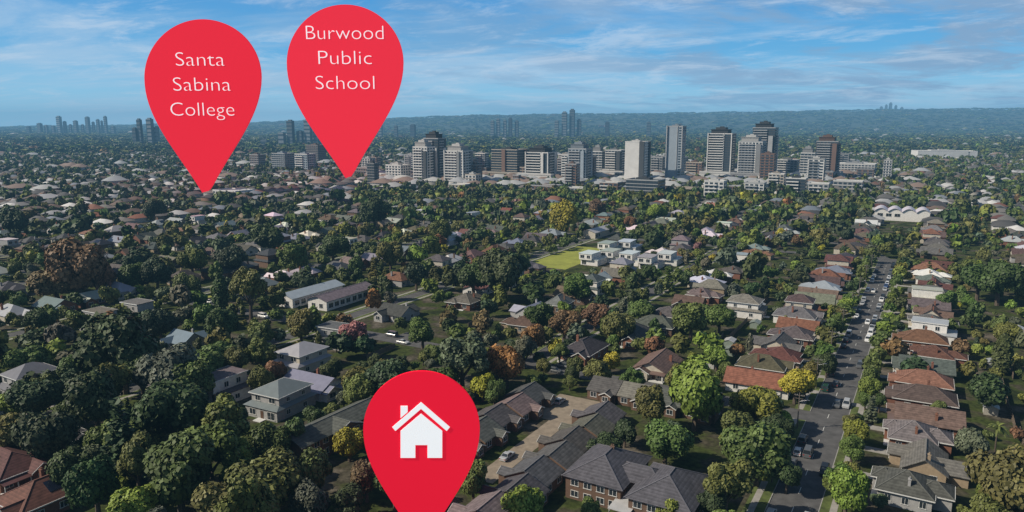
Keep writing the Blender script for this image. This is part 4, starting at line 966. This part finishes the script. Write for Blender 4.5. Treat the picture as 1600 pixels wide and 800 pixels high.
for i, (a, b_, y) in enumerate(sorted(fl_)): far_tower(a, b_, y, 4800, rnd.choice([(.05,.07,.09),(.1,.12,.14),(.16,.18,.2)]), f'distant grey tower, {nth(i+1)} from left on the far left skyline')
fl_ = [(205,214,199),(213,222,185),(228,240,184),(240,248,197),(447,460,187),(433,446,207),(462,474,204),(474,488,186),(488,498,203),(498,510,212),(405,420,218),(512,530,216)]
for i, (a, b_, y) in enumerate(sorted(fl_)): far_tower(a, b_, y, 2400, rnd.choice([(.05,.065,.08),(.08,.1,.12),(.16,.18,.2)]), f'distant dark tower, {nth(i+1)} from left between and beside the upper markers')
fl_ = [(766,773,188),(775,782,185),(786,792,187),(794,801,184),(804,811,188),(866,874,188),(877,887,174),(889,899,170),(901,909,186),(560,567,196),(590,598,194),(615,622,196),(1010,1018,190),(1060,1067,192),(640,650,194),(945,953,190)]
for i, (a, b_, y) in enumerate(sorted(fl_)): far_tower(a, b_, y, 3600, rnd.choice([(.04,.055,.08),(.08,.1,.12),(.14,.16,.18)]), f'hazy tower, {nth(i+1)} from left on the skyline behind the town')
fl_ = [(1372,1378,166),(1380,1385,163),(1386,1392,160),(1395,1400,164),(1404,1410,167)]
for i, (a, b_, y) in enumerate(sorted(fl_)): far_tower(a, b_, y, 9000, (.1,.12,.15), f'tiny hazy tower, {nth(i+1)} from left on the far right ridge')
# ------------------------------------------------------------------ cars
def car_proto(tp):
    L_, W_, zb, zr, c0, c1, t0, t1 = {'hatchback':(4.1,1.75,.92,1.48,-1.95,.95,-1.6,.25), 'sedan':(4.7,1.82,.92,1.45,-1.45,1.05,-.85,.3), 'four-wheel drive':(4.7,1.9,1.08,1.78,-2.25,1.15,-2.0,.55), 'van':(5.0,1.95,1.15,2.05,-2.4,1.75,-2.3,1.0), 'utility':(5.1,1.88,1.02,1.72,-.5,1.25,-.3,.55)}[tp]
    h = W_/2; bd = MB(); secs = []
    for x, k, zt in ((-L_/2,.88,.86), (-L_/2+.25,1,1), (-.2,1.0,1.0), (L_/2-1.1,1,.97), (L_/2-.25,.97,.86), (L_/2,.82,.74)):
        z1 = zb*zt; y = h*k; secs.append([(x,-y*.92,.24),(x,-y,.42),(x,-y,z1-.14),(x,-y*.9,z1),(x,y*.9,z1),(x,y,z1-.14),(x,y,.42),(x,y*.92,.24)])
    for i, s_ in enumerate(secs): bd.v += s_
    for i in range(len(secs)-1):
        for j in range(8): bd.f.append([i*8+j, i*8+(j+1) % 8, (i+1)*8+(j+1) % 8, (i+1)*8+j]); bd.m.append(0)
    bd.f.append(list(range(8))); bd.f.append([len(secs)*8-8+j for j in range(8)]); bd.m += [0,0]
    a, b_ = h*.88, h*.72
    q0 = [(c0,-a,zb-.03),(c1,-a,zb-.03),(c1,a,zb-.03),(c0,a,zb-.03)]; q1 = [(t0,-b_,zr-.06),(t1,-b_,zr-.06),(t1,b_,zr-.06),(t0,b_,zr-.06)]
    gl = MB().hexa(q0+q1); bd.hexa([(t0-.04,-b_-.02,zr-.06),(t1+.06,-b_-.02,zr-.06),(t1+.06,b_+.02,zr-.06),(t0-.04,b_+.02,zr-.06),(t0+.05,-b_+.08,zr),(t1-.1,-b_+.08,zr),(t1-.1,b_-.08,zr),(t0+.05,b_-.08,zr)])
    for p, q in zip(q0, q1): bd.tube(p, q, .06, .05, 5)
    for s_ in (-1, 1): bd.tube(((c0+c1)/2-.2, s_*a, zb), ((t0+t1)/2-.15, s_*b_, zr-.05), .05, .05, 5)
    if tp == 'utility': bd.box(-2.5,-2.42,-.85,.85,zb-.05,zb+.12); bd.box(-2.42,-.6,-.9,-.82,zb-.05,zb+.12); bd.box(-2.42,-.6,.82,.9,zb-.05,zb+.12)
    return dict(body=bd.mesh('body', M['carpaint']), glass=gl.mesh('cabin_glass', M['glass']), L=L_, W=W_, zb=zb)
wheel = MB().tube((0,-.11,0),(0,.11,0),.33,.33,14).mesh('wheel', M['tyre']); rim = MB().tube((0,-.125,0),(0,.125,0),.2,.2,10).mesh('rim', M['rim'])
hl = MB().box(-.1,.04,-.22,.22,-.08,.08).mesh('headlight', M['lampw']); tl = MB().box(-.03,.08,-.16,.16,-.1,.1).mesh('taillight', M['lampr'])
CP = {k: car_proto(k) for k in ('hatchback','sedan','four-wheel drive','van','utility')}
CC_ = {'white':(.7,.7,.69),'silver':(.38,.39,.40),'black':(.012,.012,.014),'grey':(.10,.105,.11),'red':(.25,.02,.02),'blue':(.03,.07,.2),'dark green':(.02,.06,.04)}
def car(u, v, rz, tp, c, label, detail):
    X, Y = XY(u, v); p = CP[tp]; t = ob('parked_car', None, None, (X, Y, .02), rz); tag(t, label, 'car', 'cars on the streets')
    ob('body', p['body'], t, color=CC_[c]); ob('cabin_glass', p['glass'], t)
    for x in (-p['L']*.29, p['L']*.31):
        for s_ in (-1, 1):
            w_ = ob('wheel', wheel, t, (x, s_*(p['W']/2-.1), .33))
            if detail: ob('rim', rim, w_)
    if detail:
        for s_ in (-1, 1): ob('headlight', hl, t, (p['L']/2-.06, s_*p['W']*.3, p['zb']*.66)); ob('taillight', tl, t, (-p['L']/2+.02, s_*p['W']*.34, p['zb']*.72))
def rtp(): return rnd.choices(list(CP), [4,4,4,1,1])[0]
def rcc(): return rnd.choices(list(CC_), [5,4,4,4,.5,.8,.4])[0]
for nm, v in (('left', -21.8), ('right', -15.2)):
    i = 0; u = 138
    while u < 440:
        if rnd.random() < .5 and abs(u-194) > 10:
            i += 1; tp, c = rtp(), rcc(); car(u, v+rnd.uniform(-.12,.12), R(60 if nm == 'left' else 240)+rnd.uniform(-.03,.03), tp, c, f'{c} {tp} parked, {nth(i)} from front along {nm} kerb of the long street', u < 300)
        u += rnd.uniform(6.2, 9)
for i, (u, v, d) in enumerate(((170,-19.6,60),(205,-17.4,240),(222,-19.7,60),(300,-17.3,240),(360,-19.6,60))):
    tp, c = rtp(), rcc(); car(u, v, R(d), tp, c, f'{c} {tp} driving mid-road on the long street, {nth(i+1)} from front', u < 300)
i = 0; v = -32
while v > -330:
    for uu in (191.6, 196.5):
        if rnd.random() < .3: i += 1; tp, c = rtp(), rcc(); car(uu, v, R(-30 if uu < 194 else 150), tp, c, f'{c} {tp} parked on the side street, {nth(i)} leftward from the corner', v > -200)
    v -= rnd.uniform(6.5, 9)
i = 0
for (u, v) in ((134,-78.6),(162,-72),(170,-83)):
    i += 1; tp, c = rtp(), rcc(); car(u, v, R(60), tp, c, f'{c} {tp} on the tan villa driveway, {nth(i)} from front', True)
# ------------------------------------------------------------------ power poles
pm = MB().tube((0,0,-.1),(0,0,9.5),.16,.11,8).mesh('pole', M['pole']); ca = MB().box(-1.2,1.2,-.06,.06,8.7,8.84).box(-.9,.9,-.05,.05,7.9,8.02).mesh('crossarm', M['pole'])
ins = MB()
for x in (-1.05,-.55,.55,1.05): ins.tube((x,0,8.84),(x,0,9.06),.05,.03,6)
ins = ins.mesh('insulator_row', M['trim']); la = MB().tube((0,0,7.2),(1.9,0,7.9),.04,.03,6).box(1.7,2.4,-.12,.12,7.84,7.96).mesh('lamp_arm', M['rim'])
for i, u in enumerate(np.arange(152, 440, 32)):
    X, Y = XY(u, -24.2); t = ob('power_pole', None, None, (X, Y, 0), R(-30)); tag(t, f'timber power pole, {nth(i+1)} from front on left verge of the long street', 'power pole', 'power poles on the long street')
    ob('pole', pm, t); ob('crossarm', ca, t); ob('insulator_row', ins, t); ob('lamp_arm', la, t)
# ------------------------------------------------------------------ red location markers standing on the ground
def bez(p0, p1, p2, p3, n_):
    o_ = []
    for i in range(1, n_+1):
        t = i/n_; o_.append(tuple((1-t)**3*a+3*(1-t)**2*t*b_+3*(1-t)*t*t*c+t**3*d for a, b_, c, d in zip(p0, p1, p2, p3)))
    return o_
def marker(cx, cy, tx, ty, label, lines=(), icon=None):
    X0, Y0 = G(tx, ty); th = Y0*.004
    r = 91
    pts = [(cx+r*math.cos(a), cy-r*math.sin(a)) for a in np.linspace(0, math.pi, 49)]
    pts += bez((cx-r,cy),(cx-r,cy+64),(cx-42,cy+112),(tx-5,ty-5),18)+[(tx,ty)]+bez((tx+5,ty-5),(cx+42,cy+112),(cx+r,cy+64),(cx+r,cy),18)[:-1]
    t = ob('map_marker', None, None, (X0, Y0, 0)); tag(t, label, 'map pin', 'red location markers')
    def solid(name, P, y0, y1, mat, lab=None):
        q = [onplane(a, b_, Y0) for a, b_ in P]
        bm = bmesh.new(); f_ = bm.faces.new([bm.verts.new((x-X0, y0, z)) for x, z in q])
        ex = bmesh.ops.extrude_face_region(bm, geom=[f_]); bmesh.ops.translate(bm, vec=(0, y1-y0, 0), verts=[g for g in ex['geom'] if isinstance(g, bmesh.types.BMVert)])
        bmesh.ops.recalc_face_normals(bm, faces=bm.faces); bmesh.ops.triangulate(bm, faces=[f for f in bm.faces if len(f.verts) > 4])
        me = bpy.data.meshes.new(name); bm.to_mesh(me); bm.free(); me.materials.append(M[mat]); o_ = ob(name, me, t)
        if lab: o_['label'] = lab
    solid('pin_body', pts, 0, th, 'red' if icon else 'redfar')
    sc = proj(X0, Y0, onplane(cx, cy, Y0)[1])[2]/F
    for (txt, xc, yb, wpx) in lines:
        cu2 = bpy.data.curves.new('lettering', 'FONT'); cu2.body = txt; cu2.size = 1; cu2.offset = -.020; cu2.extrude = .03; cu2.resolution_u = 4; cu2.space_character = 1.0
        tmp = bpy.data.objects.new('lettering', cu2); COL.objects.link(tmp)
        dg = bpy.context.evaluated_depsgraph_get(); me = bpy.data.meshes.new_from_object(tmp.evaluated_get(dg)); bpy.data.objects.remove(tmp)
        co_ = np.array([v.co[:] for v in me.vertices]); x0, x1 = co_[:,0].min(), co_[:,0].max()
        kx = wpx*sc/(x1-x0); kz = 30.5*sc
        Xc, Zc = onplane(xc, yb, Y0)
        for v in me.vertices:
            a, b_, c = v.co; v.co = ((a-(x0+x1)/2)*kx+Xc-X0, -th*.06-c*th*1.0, b_*kz+Zc)
        me.materials.clear(); me.materials.append(M['white']); o_ = ob('lettering', me, t); o_['label'] = f'white line of lettering reading {txt}'
    if icon:
        y0, y1 = -th*.25, -.002
        solid('house_icon', [(626,715),(626,673),(658,646),(691,673),(691,715),(668,715),(668,695),(649,695),(649,715)], y0, y1, 'white', 'white house symbol body with door notch')
        solid('house_icon', [(613,667),(658,628),(703,667),(698,673),(658,638.5),(618,673)], y0, y1, 'white', 'white chevron roof of the house symbol')
        solid('house_icon', [(626,634),(637,634),(637,643.5),(626,653)], y0, y1, 'white', 'white chimney of the house symbol')
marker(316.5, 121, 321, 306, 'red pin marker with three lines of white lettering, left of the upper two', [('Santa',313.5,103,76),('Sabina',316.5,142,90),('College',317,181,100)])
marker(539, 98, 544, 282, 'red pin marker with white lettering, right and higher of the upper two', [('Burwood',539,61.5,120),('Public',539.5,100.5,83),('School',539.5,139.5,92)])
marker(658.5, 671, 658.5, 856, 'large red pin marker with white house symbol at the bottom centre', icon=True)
